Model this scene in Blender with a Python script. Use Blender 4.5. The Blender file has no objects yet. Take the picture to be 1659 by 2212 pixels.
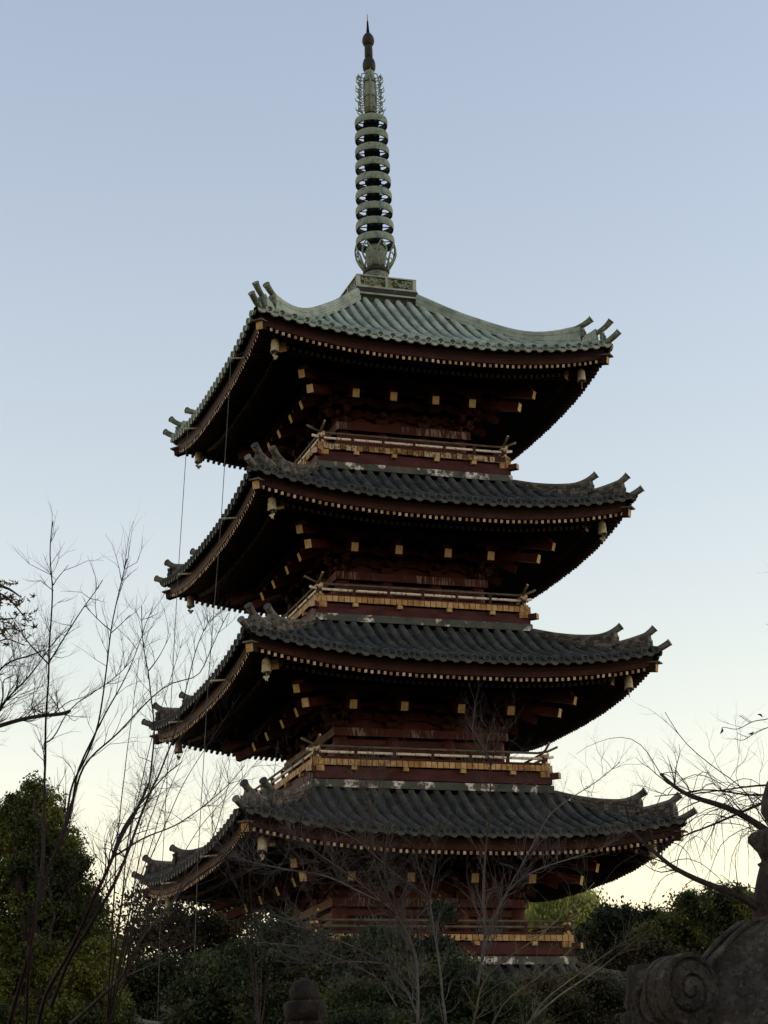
import bpy, math, random
import numpy as np
from mathutils import Vector, Matrix, Euler
R = math.radians
PI = math.pi

# ------------------------------------------------------------------ camera, sky, sun, exposure
sc = bpy.context.scene
CAM_H = 1.7
CAM = Vector((0.0, -47.629, CAM_H))
F_PX, W_PX, H_PX = 4367.5, 1659.0, 2212.0
CM = (Matrix.Rotation(0.00036, 4, 'Z') @ Matrix.Rotation(PI/2 + 0.321065, 4, 'X') @ Matrix.Rotation(-0.034958, 4, 'Z'))
cd = bpy.data.cameras.new('camera')
cam = bpy.data.objects.new('camera', cd)
sc.collection.objects.link(cam)
cam.matrix_world = Matrix.Translation(CAM) @ CM
cd.sensor_fit = 'VERTICAL'
cd.sensor_height = 36.0
cd.lens = F_PX / H_PX * 36.0
cd.clip_end = 5000
cd.clip_start = 0.1
sc.camera = cam

SUN_EL, SUN_AZ = 10.0, 90.0        # degrees; azimuth measured clockwise from +Y (the view direction)
w = bpy.data.worlds.new('World'); sc.world = w; w.use_nodes = True
nt = w.node_tree; nt.nodes.clear()
out = nt.nodes.new('ShaderNodeOutputWorld'); bg = nt.nodes.new('ShaderNodeBackground')
sky = nt.nodes.new('ShaderNodeTexSky'); sky.sky_type = 'NISHITA'
sky.sun_disc = False
sky.sun_elevation = R(SUN_EL); sky.sun_rotation = R(SUN_AZ)
sky.altitude = 0; sky.air_density = 1.6; sky.dust_density = 0.0; sky.ozone_density = 1.0
tint = nt.nodes.new('ShaderNodeMix'); tint.data_type = 'RGBA'; tint.blend_type = 'MULTIPLY'; tint.inputs['Factor'].default_value = 1.0
tint.inputs['B'].default_value = (1.048, 0.922, 1.03, 1)          # the camera's white balance
hs = nt.nodes.new('ShaderNodeHueSaturation'); hs.inputs['Saturation'].default_value = 0.91
nt.links.new(sky.outputs[0], hs.inputs['Color']); nt.links.new(hs.outputs[0], tint.inputs['A']); nt.links.new(tint.outputs['Result'], bg.inputs[0]); bg.inputs[1].default_value = 0.13
nt.links.new(bg.outputs[0], out.inputs[0])

sd = bpy.data.lights.new('sun', 'SUN'); sd.energy = 0.15; sd.angle = R(12); sd.color = (1.0, 0.72, 0.48)
so = bpy.data.objects.new('sun', sd); sc.collection.objects.link(so)
sdir = Vector((math.sin(R(SUN_AZ))*math.cos(R(SUN_EL)), math.cos(R(SUN_AZ))*math.cos(R(SUN_EL)), math.sin(R(SUN_EL))))
so.rotation_euler = sdir.to_track_quat('Z', 'Y').to_euler()
so.location = (40, 60, 30)

sc.view_settings.view_transform = 'Standard'; sc.view_settings.look = 'None'
sc.view_settings.gamma = 1.0; sc.view_settings.use_curve_mapping = False
sc.view_settings.exposure = 1.34
sc.cycles.max_bounces = 6; sc.cycles.diffuse_bounces = 3; sc.cycles.transparent_max_bounces = 6

# ------------------------------------------------------------------ helpers
C = sc.collection

def at(px, py, Y):
    """World point seen at photo position (px, py) at horizontal distance Y in front of the camera."""
    d = CM.to_3x3() @ Vector(((px-W_PX/2)/F_PX, -(py-H_PX/2)/F_PX, -1.0))
    return CAM + d * (Y / d.y)

def link(o, parent=None):
    C.objects.link(o)
    if parent is not None: o.parent = parent
    return o

def empty(name, loc=(0, 0, 0), rz=0.0, parent=None):
    o = bpy.data.objects.new(name, None); link(o, parent)
    o.location = loc; o.rotation_euler = (0, 0, rz); o.empty_display_size = 0.3
    return o

def tag(o, label=None, cat=None, group=None, kind=None):
    if label: o['label'] = label
    if cat: o['category'] = cat
    if group: o['group'] = group
    if kind: o['kind'] = kind
    return o

class MB:
    def __init__(s): s.v = []; s.f = []; s.m = []; s.sm = []
    def add(s, vs, fs, mi=0, smooth=False):
        n = len(s.v); s.v.extend([tuple(p) for p in vs])
        for f in fs:
            s.f.append(tuple(n+i for i in f)); s.m.append(mi); s.sm.append(smooth)
    def box(s, c, d, M=None, mi=0, face_mi=None):
        """centre, full size, optional 3x3; face_mi {face index: material} faces -x,+x,-y,+y,-z,+z"""
        hx, hy, hz = d[0]/2, d[1]/2, d[2]/2
        P = [Vector((x, y, z)) for x in (-hx, hx) for y in (-hy, hy) for z in (-hz, hz)]
        if M is not None: P = [M @ p for p in P]
        P = [p + Vector(c) for p in P]
        F = [(0,1,3,2), (4,6,7,5), (0,4,5,1), (2,3,7,6), (0,2,6,4), (1,5,7,3)]
        n = len(s.v); s.v.extend([tuple(p) for p in P])
        for i, f in enumerate(F):
            s.f.append(tuple(n+k for k in f)); s.sm.append(False)
            s.m.append((face_mi or {}).get(i, mi))
    def bar(s, a, b, wd, ht, mi=0, end_mi=None, up=(0, 0, 1)):
        a = Vector(a); b = Vector(b); d = b-a; L = d.length; d.normalize()
        x = d.cross(Vector(up)).normalized(); z = x.cross(d).normalized()
        M = Matrix((x, d, z)).transposed()
        fm = {} if end_mi is None else {3: end_mi}
        s.box((a+b)/2, (wd, L, ht), M, mi, fm)
    def tube(s, path, rad, n=6, mi=0, cap=True, smooth=True, cap_mi=None):
        P = [Vector(p) for p in path]; k = len(P)
        if not hasattr(rad, '__len__'): rad = [rad]*k
        t0 = (P[1]-P[0]).normalized()
        ref = Vector((0, 0, 1)) if abs(t0.z) < 0.9 else Vector((1, 0, 0))
        x = t0.cross(ref).normalized()
        vs = []
        for i, p in enumerate(P):
            t = (P[min(i+1, k-1)]-P[max(i-1, 0)])
            if t.length < 1e-9: t = t0.copy()
            t.normalize()
            x = (x - t*x.dot(t))
            if x.length < 1e-6: x = t.orthogonal()
            x.normalize(); y = t.cross(x)
            for j in range(n):
                a = 2*PI*j/n
                vs.append(p + (x*math.cos(a)+y*math.sin(a))*rad[i])
        fs = []
        for i in range(k-1):
            for j in range(n):
                a, b = i*n+j, i*n+(j+1) % n
                fs.append((a, b, b+n, a+n))
        s.add(vs, fs, mi, smooth)
        if cap:
            m = mi if cap_mi is None else cap_mi
            base = len(s.v)-k*n
            s.f.append(tuple(base+j for j in range(n))[::-1]); s.m.append(m); s.sm.append(False)
            s.f.append(tuple(base+(k-1)*n+j for j in range(n))); s.m.append(m); s.sm.append(False)
    def lathe(s, prof, n=24, c=(0, 0, 0), mi=0, smooth=True, wob=0.0, seed=0):
        rr = random.Random(seed)
        vs = []; k = len(prof)
        for r, z in prof:
            for j in range(n):
                a = 2*PI*j/n; q = r*(1+wob*(rr.random()-.5))
                vs.append((c[0]+q*math.cos(a), c[1]+q*math.sin(a), c[2]+z))
        fs = [(i*n+j, i*n+(j+1) % n, (i+1)*n+(j+1) % n, (i+1)*n+j) for i in range(k-1) for j in range(n)]
        fs.append(tuple(range(n))[::-1]); fs.append(tuple((k-1)*n+j for j in range(n)))
        s.add(vs, fs, mi, smooth)
    def grid(s, fn, nu, nv, mi=0, smooth=True, flip=False):
        vs = [fn(i/nu, j/nv) for i in range(nu+1) for j in range(nv+1)]
        fs = []
        for i in range(nu):
            for j in range(nv):
                a = i*(nv+1)+j; q = (a, a+nv+1, a+nv+2, a+1)
                fs.append(q[::-1] if flip else q)
        s.add(vs, fs, mi, smooth)
    def mesh(s, name, mats):
        me = bpy.data.meshes.new(name)
        me.from_pydata(s.v, [], s.f)
        if not isinstance(mats, (list, tuple)): mats = [mats]
        for m in mats: me.materials.append(m)
        me.polygons.foreach_set('material_index', s.m)
        me.polygons.foreach_set('use_smooth', s.sm)
        me.update()
        return me
    def build(s, name, mats, parent=None):
        return link(bpy.data.objects.new(name, s.mesh(name, mats)), parent)

def inst(me, name, parent, rz=0.0, loc=(0, 0, 0)):
    o = bpy.data.objects.new(name, me); link(o, parent)
    o.rotation_euler = (0, 0, rz); o.location = loc
    return o

# ------------------------------------------------------------------ materials
def mat(name, cols, scale=3.0, rough=0.7, bump=0.0, bscale=30.0, metal=0.0, detail=6, stretch=(1, 1, 1),
        island=0.0, extra=None, pos=(0.35, 0.65), spec=0.12):
    """noise mix between 2..4 colours; extra(nt, color_socket, vec)->color_socket adds wear"""
    m = bpy.data.materials.new(name); m.use_nodes = True
    nt = m.node_tree; N = nt.nodes; L = nt.links; b = N['Principled BSDF']
    tc = N.new('ShaderNodeTexCoord'); mp = N.new('ShaderNodeMapping'); mp.inputs['Scale'].default_value = stretch
    L.new(tc.outputs['Object'], mp.inputs[0])
    nz = N.new('ShaderNodeTexNoise'); nz.inputs['Scale'].default_value = scale; nz.inputs['Detail'].default_value = detail
    nz.inputs['Roughness'].default_value = 0.65
    L.new(mp.outputs[0], nz.inputs['Vector'])
    fac = nz.outputs['Fac']
    if island:
        g = N.new('ShaderNodeNewGeometry'); ma = N.new('ShaderNodeMath'); ma.operation = 'MULTIPLY_ADD'
        ma.inputs[1].default_value = island
        ad = N.new('ShaderNodeMath'); ad.operation = 'SUBTRACT'; ad.inputs[1].default_value = island/2
        L.new(g.outputs['Random Per Island'], ma.inputs[0]); L.new(fac, ma.inputs[2]); L.new(ma.outputs[0], ad.inputs[0])
        fac = ad.outputs[0]
    cr = N.new('ShaderNodeValToRGB'); el = cr.color_ramp.elements
    k = len(cols)
    el[0].position = pos[0]; el[0].color = (*cols[0], 1); el[1].position = pos[1]; el[1].color = (*cols[-1], 1)
    for i in range(1, k-1):
        e = el.new(pos[0]+(pos[1]-pos[0])*i/(k-1)); e.color = (*cols[i], 1)
    L.new(fac, cr.inputs[0]); col = cr.outputs[0]
    if extra: col = extra(nt, col, tc.outputs['Object'])
    L.new(col, b.inputs['Base Color'])
    b.inputs['Roughness'].default_value = rough; b.inputs['Metallic'].default_value = metal
    b.inputs['Specular IOR Level'].default_value = spec
    if bump:
        n2 = N.new('ShaderNodeTexNoise'); n2.inputs['Scale'].default_value = bscale; n2.inputs['Detail'].default_value = 5
        L.new(mp.outputs[0], n2.inputs['Vector'])
        bp = N.new('ShaderNodeBump'); bp.inputs['Strength'].default_value = bump; bp.inputs['Distance'].default_value = 0.02
        L.new(n2.outputs['Fac'], bp.inputs['Height']); L.new(bp.outputs[0], b.inputs['Normal'])
    return m

def patches(scale, lo, hi, color, stretch=(1, 1, 1), amount=1.0, mask=None):
    """wear: noise thresholded patches of another colour; mask = (scale, lo, hi, stretch) multiplies a second, coarser mask"""
    def f(nt, col, vec):
        N, L = nt.nodes, nt.links
        def one(sc_, lo_, hi_, st):
            mp = N.new('ShaderNodeMapping'); mp.inputs['Scale'].default_value = st; L.new(vec, mp.inputs[0])
            nz = N.new('ShaderNodeTexNoise'); nz.inputs['Scale'].default_value = sc_; nz.inputs['Detail'].default_value = 4
            L.new(mp.outputs[0], nz.inputs['Vector'])
            mr = N.new('ShaderNodeMapRange'); mr.inputs['From Min'].default_value = lo_; mr.inputs['From Max'].default_value = hi_
            L.new(nz.outputs['Fac'], mr.inputs['Value']); return mr.outputs[0]
        fac = one(scale, lo, hi, stretch)
        if mask:
            mu = N.new('ShaderNodeMath'); mu.operation = 'MULTIPLY'
            L.new(fac, mu.inputs[0]); L.new(one(*mask), mu.inputs[1]); fac = mu.outputs[0]
        mu = N.new('ShaderNodeMath'); mu.operation = 'MULTIPLY'; mu.inputs[1].default_value = amount
        L.new(fac, mu.inputs[0]); fac = mu.outputs[0]
        mx = N.new('ShaderNodeMix'); mx.data_type = 'RGBA'; mx.inputs['B'].default_value = (*color, 1)
        L.new(fac, mx.inputs['Factor']); L.new(col, mx.inputs['A'])
        return mx.outputs['Result']
    return f

def chain(*fs):
    def f(nt, col, vec):
        for g in fs: col = g(nt, col, vec)
        return col
    return f

def leaf_mat(name, cols, trans=0.35, scale=1.2):
    m = bpy.data.materials.new(name); m.use_nodes = True
    nt = m.node_tree; N = nt.nodes; L = nt.links
    N.clear()
    out = N.new('ShaderNodeOutputMaterial')
    tc = N.new('ShaderNodeTexCoord')
    nz = N.new('ShaderNodeTexNoise'); nz.inputs['Scale'].default_value = scale; nz.inputs['Detail'].default_value = 3
    L.new(tc.outputs['Object'], nz.inputs['Vector'])
    g = N.new('ShaderNodeNewGeometry')
    ma = N.new('ShaderNodeMath'); ma.operation = 'MULTIPLY_ADD'; ma.inputs[1].default_value = 0.40
    mr = N.new('ShaderNodeMapRange'); mr.inputs['From Min'].default_value = .36; mr.inputs['From Max'].default_value = .64
    mr.inputs['To Min'].default_value = .22; mr.inputs['To Max'].default_value = .82; L.new(nz.outputs['Fac'], mr.inputs['Value'])
    L.new(g.outputs['Random Per Island'], ma.inputs[0]); L.new(mr.outputs[0], ma.inputs[2])
    cr = N.new('ShaderNodeValToRGB'); el = cr.color_ramp.elements
    el[0].position = 0.45; el[0].color = (*cols[0], 1); el[1].position = 1.0; el[1].color = (*cols[-1], 1)
    for i in range(1, len(cols)-1):
        e = el.new(0.45+0.55*i/(len(cols)-1)); e.color = (*cols[i], 1)
    L.new(ma.outputs[0], cr.inputs[0])
    d = N.new('ShaderNodeBsdfPrincipled'); d.inputs['Roughness'].default_value = 0.6; d.inputs['Specular IOR Level'].default_value = 0.2
    t = N.new('ShaderNodeBsdfTranslucent'); mx = N.new('ShaderNodeMixShader'); mx.inputs[0].default_value = trans
    L.new(cr.outputs[0], d.inputs['Base Color']); L.new(cr.outputs[0], t.inputs[0])
    L.new(d.outputs[0], mx.inputs[1]); L.new(t.outputs[0], mx.inputs[2]); L.new(mx.outputs[0], out.inputs[0])
    return m

M = {}
M['copper'] = mat('verdigris_copper', [(.15,.19,.155), (.25,.305,.255), (.33,.39,.335)], 1.2, .6, .25, 22, island=.07,
                  extra=chain(patches(7, .58, .72, (.10,.10,.075), amount=.55), patches(3, .56, .75, (.36,.33,.27), (1,1,3), .5)))
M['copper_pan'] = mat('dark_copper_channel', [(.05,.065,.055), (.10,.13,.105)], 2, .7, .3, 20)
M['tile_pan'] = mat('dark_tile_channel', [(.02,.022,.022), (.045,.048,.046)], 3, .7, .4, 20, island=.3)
M['copper_dark'] = mat('dark_copper', [(.05,.065,.05), (.10,.13,.095), (.17,.18,.11)], 5, .6, .4, 30,
                  extra=patches(9, .55, .66, (.24,.30,.22), amount=.7))
M['relief'] = mat('relief_copper', [(.03,.035,.025), (.05,.055,.035), (.16,.17,.10), (.22,.22,.13)], 6.5, .6, 1.0, 12, pos=(.42, .58))
M['ring'] = mat('spire_copper', [(.11,.15,.12), (.20,.26,.21), (.22,.23,.16)], 4.5, .6, .3, 25,
                  extra=patches(9, .58, .66, (.07,.06,.045), amount=.7))
M['ringin'] = mat('spire_core', [(.018,.02,.018), (.05,.06,.045)], 6, .7, .3, 25)
M['bronze'] = mat('brown_bronze', [(.020,.020,.019), (.036,.036,.033)], 5, .55, .2, 30, extra=patches(14, .66, .72, (.2,.2,.16), (1,1,.3), .5))
M['tile'] = mat('grey_roof_tile', [(.030,.035,.037), (.047,.053,.055), (.070,.076,.077)], 2.2, .6, .3, 26, island=.22,
                  extra=chain(patches(5, .6, .7, (.022,.024,.022), amount=.6), patches(11, .64, .72, (.15,.16,.12), amount=.45), patches(1.7, .60, .66, (.075,.085,.05), amount=.5)))
M['tile_edge'] = mat('eave_tile', [(.042,.046,.044), (.075,.08,.075)], 6, .6, .3, 26, island=.25)
M['tile_old'] = mat('ridge_tile', [(.03,.032,.03), (.09,.09,.082), (.14,.135,.12)], 4, .7, .4, 24, island=.4)
M['noshi'] = mat('ridge_plaster', [(.035,.032,.030), (.065,.06,.055), (.15,.14,.13)], 9, .8, .5, 30, stretch=(1,1,3), island=.25,
                  extra=patches(12, .6, .66, (.035,.03,.03), (1,1,5), .8))
M['strip'] = mat('flashing_strip', [(.035,.042,.042), (.06,.07,.066), (.09,.09,.065)], 3, .6, .3, 20,
                  extra=patches(2.8, .53, .59, (.62,.60,.56), (1,1,.6), .95, mask=(14, .38, .55, (1,1,1))))
M['red'] = mat('bengara_red_wood', [(.034,.0095,.0095), (.050,.0145,.0145), (.068,.022,.021)], 2.2, .6, .35, 14, stretch=(1,1,1.6),
                  extra=chain(patches(9, .60, .72, (.022,.011,.010), (.5,.5,2), .6), patches(26, .68, .74, (.16,.13,.12), (1,1,.5), .3)))
M['red_streak'] = mat('streaked_head_beam', [(.036,.0105,.0105), (.056,.018,.017)], 2.2, .6, .2, 14,
                  extra=patches(22, .50, .60, (.25,.22,.21), (1,1,.12), .7, mask=(1.5, .50, .58, (1,1,.2))))
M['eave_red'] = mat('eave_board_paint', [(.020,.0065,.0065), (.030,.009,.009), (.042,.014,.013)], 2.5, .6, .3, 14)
M['bracket'] = mat('shaded_bracket_wood', [(.022,.008,.0075), (.040,.0135,.0125)], 3, .7, .3, 20)  # wood red darkened to put the occlusion under the eaves into it
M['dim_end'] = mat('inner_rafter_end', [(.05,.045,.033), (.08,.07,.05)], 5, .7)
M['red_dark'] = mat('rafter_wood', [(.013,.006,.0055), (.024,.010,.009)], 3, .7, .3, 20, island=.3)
M['soffit'] = mat('shaded_soffit_board', [(.009,.0045,.004), (.016,.007,.006)], 3, .8)  # under-eave shade is painted into this colour
M['ochre'] = mat('ochre_paint', [(.27,.155,.06), (.38,.24,.10), (.45,.32,.17)], 5, .6, .2, 25, island=.3,
                  extra=patches(18, .58, .68, (.10,.05,.025), (1,1,.5), .7))
M['ochre_worn'] = mat('worn_ochre_boards', [(.12,.07,.03), (.32,.21,.09), (.38,.31,.22)], 8, .8, .6, 25, island=.5,
                  extra=patches(15, .52, .62, (.07,.045,.03), (1,1,1), .8))
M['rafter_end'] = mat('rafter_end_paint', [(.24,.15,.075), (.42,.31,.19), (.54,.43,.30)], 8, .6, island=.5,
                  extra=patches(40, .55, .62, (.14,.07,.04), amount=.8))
M['nose_end'] = mat('beam_end_paint', [(.34,.24,.12), (.48,.40,.27)], 4, .6, island=.4,
                  extra=patches(20, .52, .66, (.20,.15,.10), (1,1,.25), .6))
M['white_rail'] = mat('whitened_rail', [(.22,.10,.075), (.60,.55,.50), (.68,.64,.58)], 16, .7, .3, 30, pos=(.38,.5))
M['grey_rail'] = mat('grey_rail', [(.07,.06,.05), (.15,.13,.10)], 5, .7, .2)
M['green'] = mat('green_lattice', [(.03,.09,.05), (.06,.15,.08)], 6, .7)
M['bell'] = mat('bell_bronze', [(.30,.28,.20), (.48,.45,.34)], 7, .5, .2, 25, extra=patches(12, .55, .65, (.10,.09,.06), amount=.7))
M['cable'] = mat('cable_metal', [(.05,.05,.055), (.10,.10,.11)], 3, .5)
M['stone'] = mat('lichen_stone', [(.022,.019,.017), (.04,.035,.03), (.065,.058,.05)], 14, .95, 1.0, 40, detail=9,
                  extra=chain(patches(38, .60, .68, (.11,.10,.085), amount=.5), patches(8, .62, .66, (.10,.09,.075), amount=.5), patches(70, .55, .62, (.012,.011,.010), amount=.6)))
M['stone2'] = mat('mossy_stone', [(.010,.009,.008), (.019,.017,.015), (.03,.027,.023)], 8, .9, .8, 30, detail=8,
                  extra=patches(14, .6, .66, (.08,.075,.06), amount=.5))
M['bark'] = mat('dark_bark', [(.018,.014,.013), (.038,.03,.027)], 12, .9, .6, 40)
M['bark_red'] = mat('purple_brown_bark', [(.011,.0065,.0075), (.022,.014,.014)], 12, .8, .4, 40)
M['bark_pale'] = mat('pale_grey_bark', [(.045,.040,.038), (.085,.075,.07)], 9, .8, .4, 40)
M['twig_olive'] = mat('olive_twig', [(.05,.048,.03), (.11,.10,.06)], 9, .8)
M['leaf_yew'] = leaf_mat('conifer_leaf', [(.018,.027,.010), (.062,.080,.022), (.155,.165,.036)])
M['leaf_dark'] = leaf_mat('dark_leaf', [(.011,.018,.010), (.030,.044,.021), (.070,.082,.032)], .25)
M['leaf_brown'] = leaf_mat('autumn_leaf', [(.016,.019,.010), (.040,.038,.018), (.085,.066,.028)], .4)
M['leaf_light'] = leaf_mat('lime_leaf', [(.16,.20,.04), (.30,.34,.08), (.42,.44,.14)], .45)
M['leaf_mid'] = leaf_mat('mid_leaf', [(.012,.020,.009), (.032,.044,.014), (.075,.085,.024)], .35)
M['leaf_gold'] = leaf_mat('yellow_green_leaf', [(.02,.034,.012), (.075,.10,.025), (.20,.21,.05)], .4)
M['leaf_maple'] = leaf_mat('maple_leaf', [(.06,.032,.014), (.11,.07,.02), (.09,.10,.03)], .45)
M['ground'] = mat('leaf_litter', [(.03,.028,.02), (.06,.05,.03), (.05,.07,.03)], .8, .95, .8, 8)
M['gravel'] = mat('gravel_path', [(.10,.095,.085), (.19,.18,.16)], 30, .95, .6, 60)

# ------------------------------------------------------------------ setting: ground
g = MB()
g.lathe([(900, -0.5), (900, 0.0), (0.01, 0.0)], 64, smooth=False)
go = g.build('ground', M['ground']); tag(go, 'dark leaf littered ground of the temple garden', kind='structure')
g = MB(); g.box((-1.0, -30, -0.02), (4.0, 50, 0.08))
tag(g.build('path', M['gravel']), 'pale gravel path leading to the pagoda', kind='structure')

# ------------------------------------------------------------------ pagoda
TH = 0.328676
pag = empty('pagoda', (0, 0, 0), TH)
tag(pag, 'five storey dark red pagoda with green copper top roof and tall ringed spire', 'pagoda')
Z0 = CAM_H
# storey: eave half width, rafter-corner z, upper roof half width, nose half width, column xs, balcony half width, balcony z, head-beam half width, bottom z
ST = {
 5: dict(s=4.26, z=18.589, ub=0.80, n=2.54, a=(.535, 1.478), b=2.442, zb=16.446, h=1.715),
 4: dict(s=4.441, z=14.682, ub=2.44, n=2.725, a=(.608, 1.682), b=2.645, zb=12.655, h=1.90),
 3: dict(s=4.703, z=10.917, ub=2.65, n=2.933, a=(.683, 1.894), b=2.864, zb=8.833, h=2.115),
 2: dict(s=4.90, z=7.055, ub=2.86, n=3.127, a=(.745, 2.112), b=3.06, zb=4.99, h=2.32),
 1: dict(s=5.11, z=3.20, ub=3.07, n=3.33, a=(.81, 2.33), b=3.28, zb=-0.9, h=2.53),
}
SAG, PW = 0.44, 2.7
def interp(tab, x):
    if x <= tab[0][0]: return tab[0][1] + (x-tab[0][0])*(tab[1][1]-tab[0][1])/(tab[1][0]-tab[0][0])
    for (a, p), (b, q) in zip(tab, tab[1:]):
        if x <= b: return p+(q-p)*(x-a)/(b-a)
    return tab[-1][1] + (x-tab[-1][0])*(tab[-1][1]-tab[-2][1])/(tab[-1][0]-tab[-2][0])
def smooth_tab(tab):
    xs = np.linspace(tab[0][0], tab[-1][0], 60); ys = np.array([interp(tab, x) for x in xs])
    for _ in range(25): ys[1:-1] = (ys[:-2]+2*ys[1:-1]+ys[2:])/4
    return list(zip(xs.tolist(), ys.tolist()))
LOW = smooth_tab([(0, 1.20), (.174, .86), (.38, .53), (.614, .27), (1, -.05)])
TOP = smooth_tab([(.8, 2.56), (1.58, 1.83), (2.21, 1.27), (2.61, .96), (3.01, .69), (3.43, .46), (3.86, .21), (4.43, -.03)])
RLOW = smooth_tab([(0, 1.35), (.18, 1.16), (.35, 1.03), (.5, .96), (.63, .97)])
RTOP = smooth_tab([(.8, 2.88), (1.58, 2.13), (2.21, 1.63), (2.61, 1.32), (3.01, 1.11), (3.43, 1.02), (3.86, 1.04)])

def build_storey(k):
    S = ST[k]; s, zc = S['s'], S['z']+Z0
    ue = s+0.17; ub = S['ub']; top = (k == 5)
    tm = M['copper'] if top else M['tile']
    def zs(x, u):
        base = interp(TOP, u) if top else interp(LOW, (u-ub)/(ue-ub))
        return zc + base + SAG*(min(abs(x), ue)/ue)**PW
    rr = random.Random(k*7)
    # --- one slope: pan surface, cover tiles, end discs
    m = MB()
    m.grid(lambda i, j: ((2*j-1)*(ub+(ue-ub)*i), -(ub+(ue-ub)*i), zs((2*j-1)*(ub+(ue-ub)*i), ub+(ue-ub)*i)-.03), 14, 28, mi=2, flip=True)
    sp = .2935; nrow = int(ue/sp)
    for i in range(-nrow, nrow+1):
        x = i*sp
        if abs(x) > ue-.10: continue
        u0 = max(ub, abs(x)+.05); xo = rr.uniform(-.012, .012)
        L = ue-u0; nt_ = max(1, int(round(L/.30)))
        for t in range(nt_):                        # overlapping cover tiles, each a short tapered barrel
            a = u0+L*t/nt_; b_ = u0+L*(t+1)/nt_+.012
            r0, r1 = (.076, .084)
            dx = rr.uniform(-.006, .006)+xo; dz = rr.uniform(-.006, .006)
            pts = []
            for (u, r) in ((a, r0), ((a+b_)/2, (r0+r1)/2), (b_, r1)):
                for q in range(7):
                    an = PI*(q/6)*1.16-.08*PI
                    pts.append((x+dx+r*math.cos(an), -u, zs(x, u)+.03+dz+r*math.sin(an)))
            fs = [(7*c+q, 7*c+q+1, 7*c+q+8, 7*c+q+7) for c in (0, 1) for q in range(6)]
            m.add(pts, fs, 0, True)
            m.add([pts[14+q] for q in range(7)], [tuple(range(7))], 0, False)
        # round end disc with raised rim
        zz = zs(x, ue)+.02
        R0 = .086
        ring = []
        for (r, y) in ((R0, -.0), (R0, -.05), (R0*.78, -.05), (R0*.72, -.022), (0.004, -.022)):
            ring.append([(x+r*math.cos(2*PI*q/14), -(ue)+y, zz+r*math.sin(2*PI*q/14)) for q in range(14)])
        vs = sum(ring, []); fs = [(c*14+q, c*14+(q+1) % 14, (c+1)*14+(q+1) % 14, (c+1)*14+q) for c in range(3) for q in range(14)]
        m.add(vs, fs, 1)
        m.add(vs[42:], [(q, (q+1) % 14, 14+(q+1) % 14, 14+q) for q in range(14)], 2)
    for i in range(-nrow-1, nrow+1):               # pan tiles: stepped concave channels and their hanging lips
        x0, x1 = i*sp, (i+1)*sp; xm = (x0+x1)/2
        if abs(xm) > ue-.05: continue
        u0 = max(ub, max(abs(x0), abs(x1))-.10)
        L = ue-u0; nt_ = max(1, int(round(L/.22)))
        wdt = sp/2-.02
        for t in range(nt_):
            a = u0+L*t/nt_; b_ = u0+L*(t+1)/nt_+.02
            pts = []
            for (u, lift) in ((a, .0), (b_, .028)):
                for q in range(5):
                    c = (q-2)/2
                    pts.append((xm+c*wdt, -u, zs(xm, u)-.015+lift+.035*c*c))
            for q in range(5):
                p = pts[5+q]; pts.append((p[0], p[1], p[2]-.03))
            fs = [(q, q+1, q+6, q+5) for q in range(4)]+[(5+q, 6+q, 11+q, 10+q) for q in range(4)]
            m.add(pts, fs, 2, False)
        pts = []; zz = zs(xm, ue)
        for y in (-.03, .03):
            for q in range(7):
                c = (q-3)/3
                pts.append((xm+c*wdt*1.05, -ue+y, zz+.02-.045*(1-c*c)))
            for q in range(7):
                c = (q-3)/3
                pts.append((xm+c*wdt*.95, -ue+y, zz-.03-.075*(1-c*c)))
        fs = [(q, q+7, q+8, q+1) for q in range(6)]+[(14+q, 15+q, 22+q, 21+q) for q in range(6)]+[(7+q, 21+q, 22+q, 8+q) for q in range(6)]
        m.add(pts, fs, 1)
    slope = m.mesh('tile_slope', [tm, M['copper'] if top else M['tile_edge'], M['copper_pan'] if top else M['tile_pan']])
    # roof: eave boards (the closed edge between tiles and rafters) and soffit
    m = MB()
    def prof_strip(P, mi):
        def lift(x): return -SAG*(1-(min(abs(x), s)/s)**PW)
        for f in range(4):
            c, sn = round(math.cos(f*PI/2)), round(math.sin(f*PI/2))
            def pt(i, j):
                u, z = P[i]; t = 2*j/40-1; x = t*u; y = -u
                return (c*x-sn*y, sn*x+c*y, zc+z+lift(t*s))
            vs = [pt(i, j) for i in range(len(P)) for j in range(41)]
            fs = [(i*41+j, (i+1)*41+j, (i+1)*41+j+1, i*41+j+1) for i in range(len(P)-1) for j in range(40)]
            m.add(vs, fs, mi, False)
    prof_strip([(ue-.02, .42), (ue-.05, .345), (s+.02, .335), (s+.0, .165)], 1)  # shadow band below the tile edge, painted near-black with the soffit colour
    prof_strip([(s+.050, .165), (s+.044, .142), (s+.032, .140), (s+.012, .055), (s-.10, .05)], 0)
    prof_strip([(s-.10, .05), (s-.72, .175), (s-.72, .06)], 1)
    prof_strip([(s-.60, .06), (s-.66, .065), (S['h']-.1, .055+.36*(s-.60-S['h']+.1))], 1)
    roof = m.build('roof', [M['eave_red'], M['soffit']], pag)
    if top: roof['label'] = 'green weathered copper tiled top roof'
    for f in range(4): inst(slope, 'tile_slope', roof, f*PI/2)
    # rafters
    m = MB(); n = int(s/.144)
    def lf(x): return -SAG*(1-(min(abs(x), s)/s)**PW)
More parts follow.
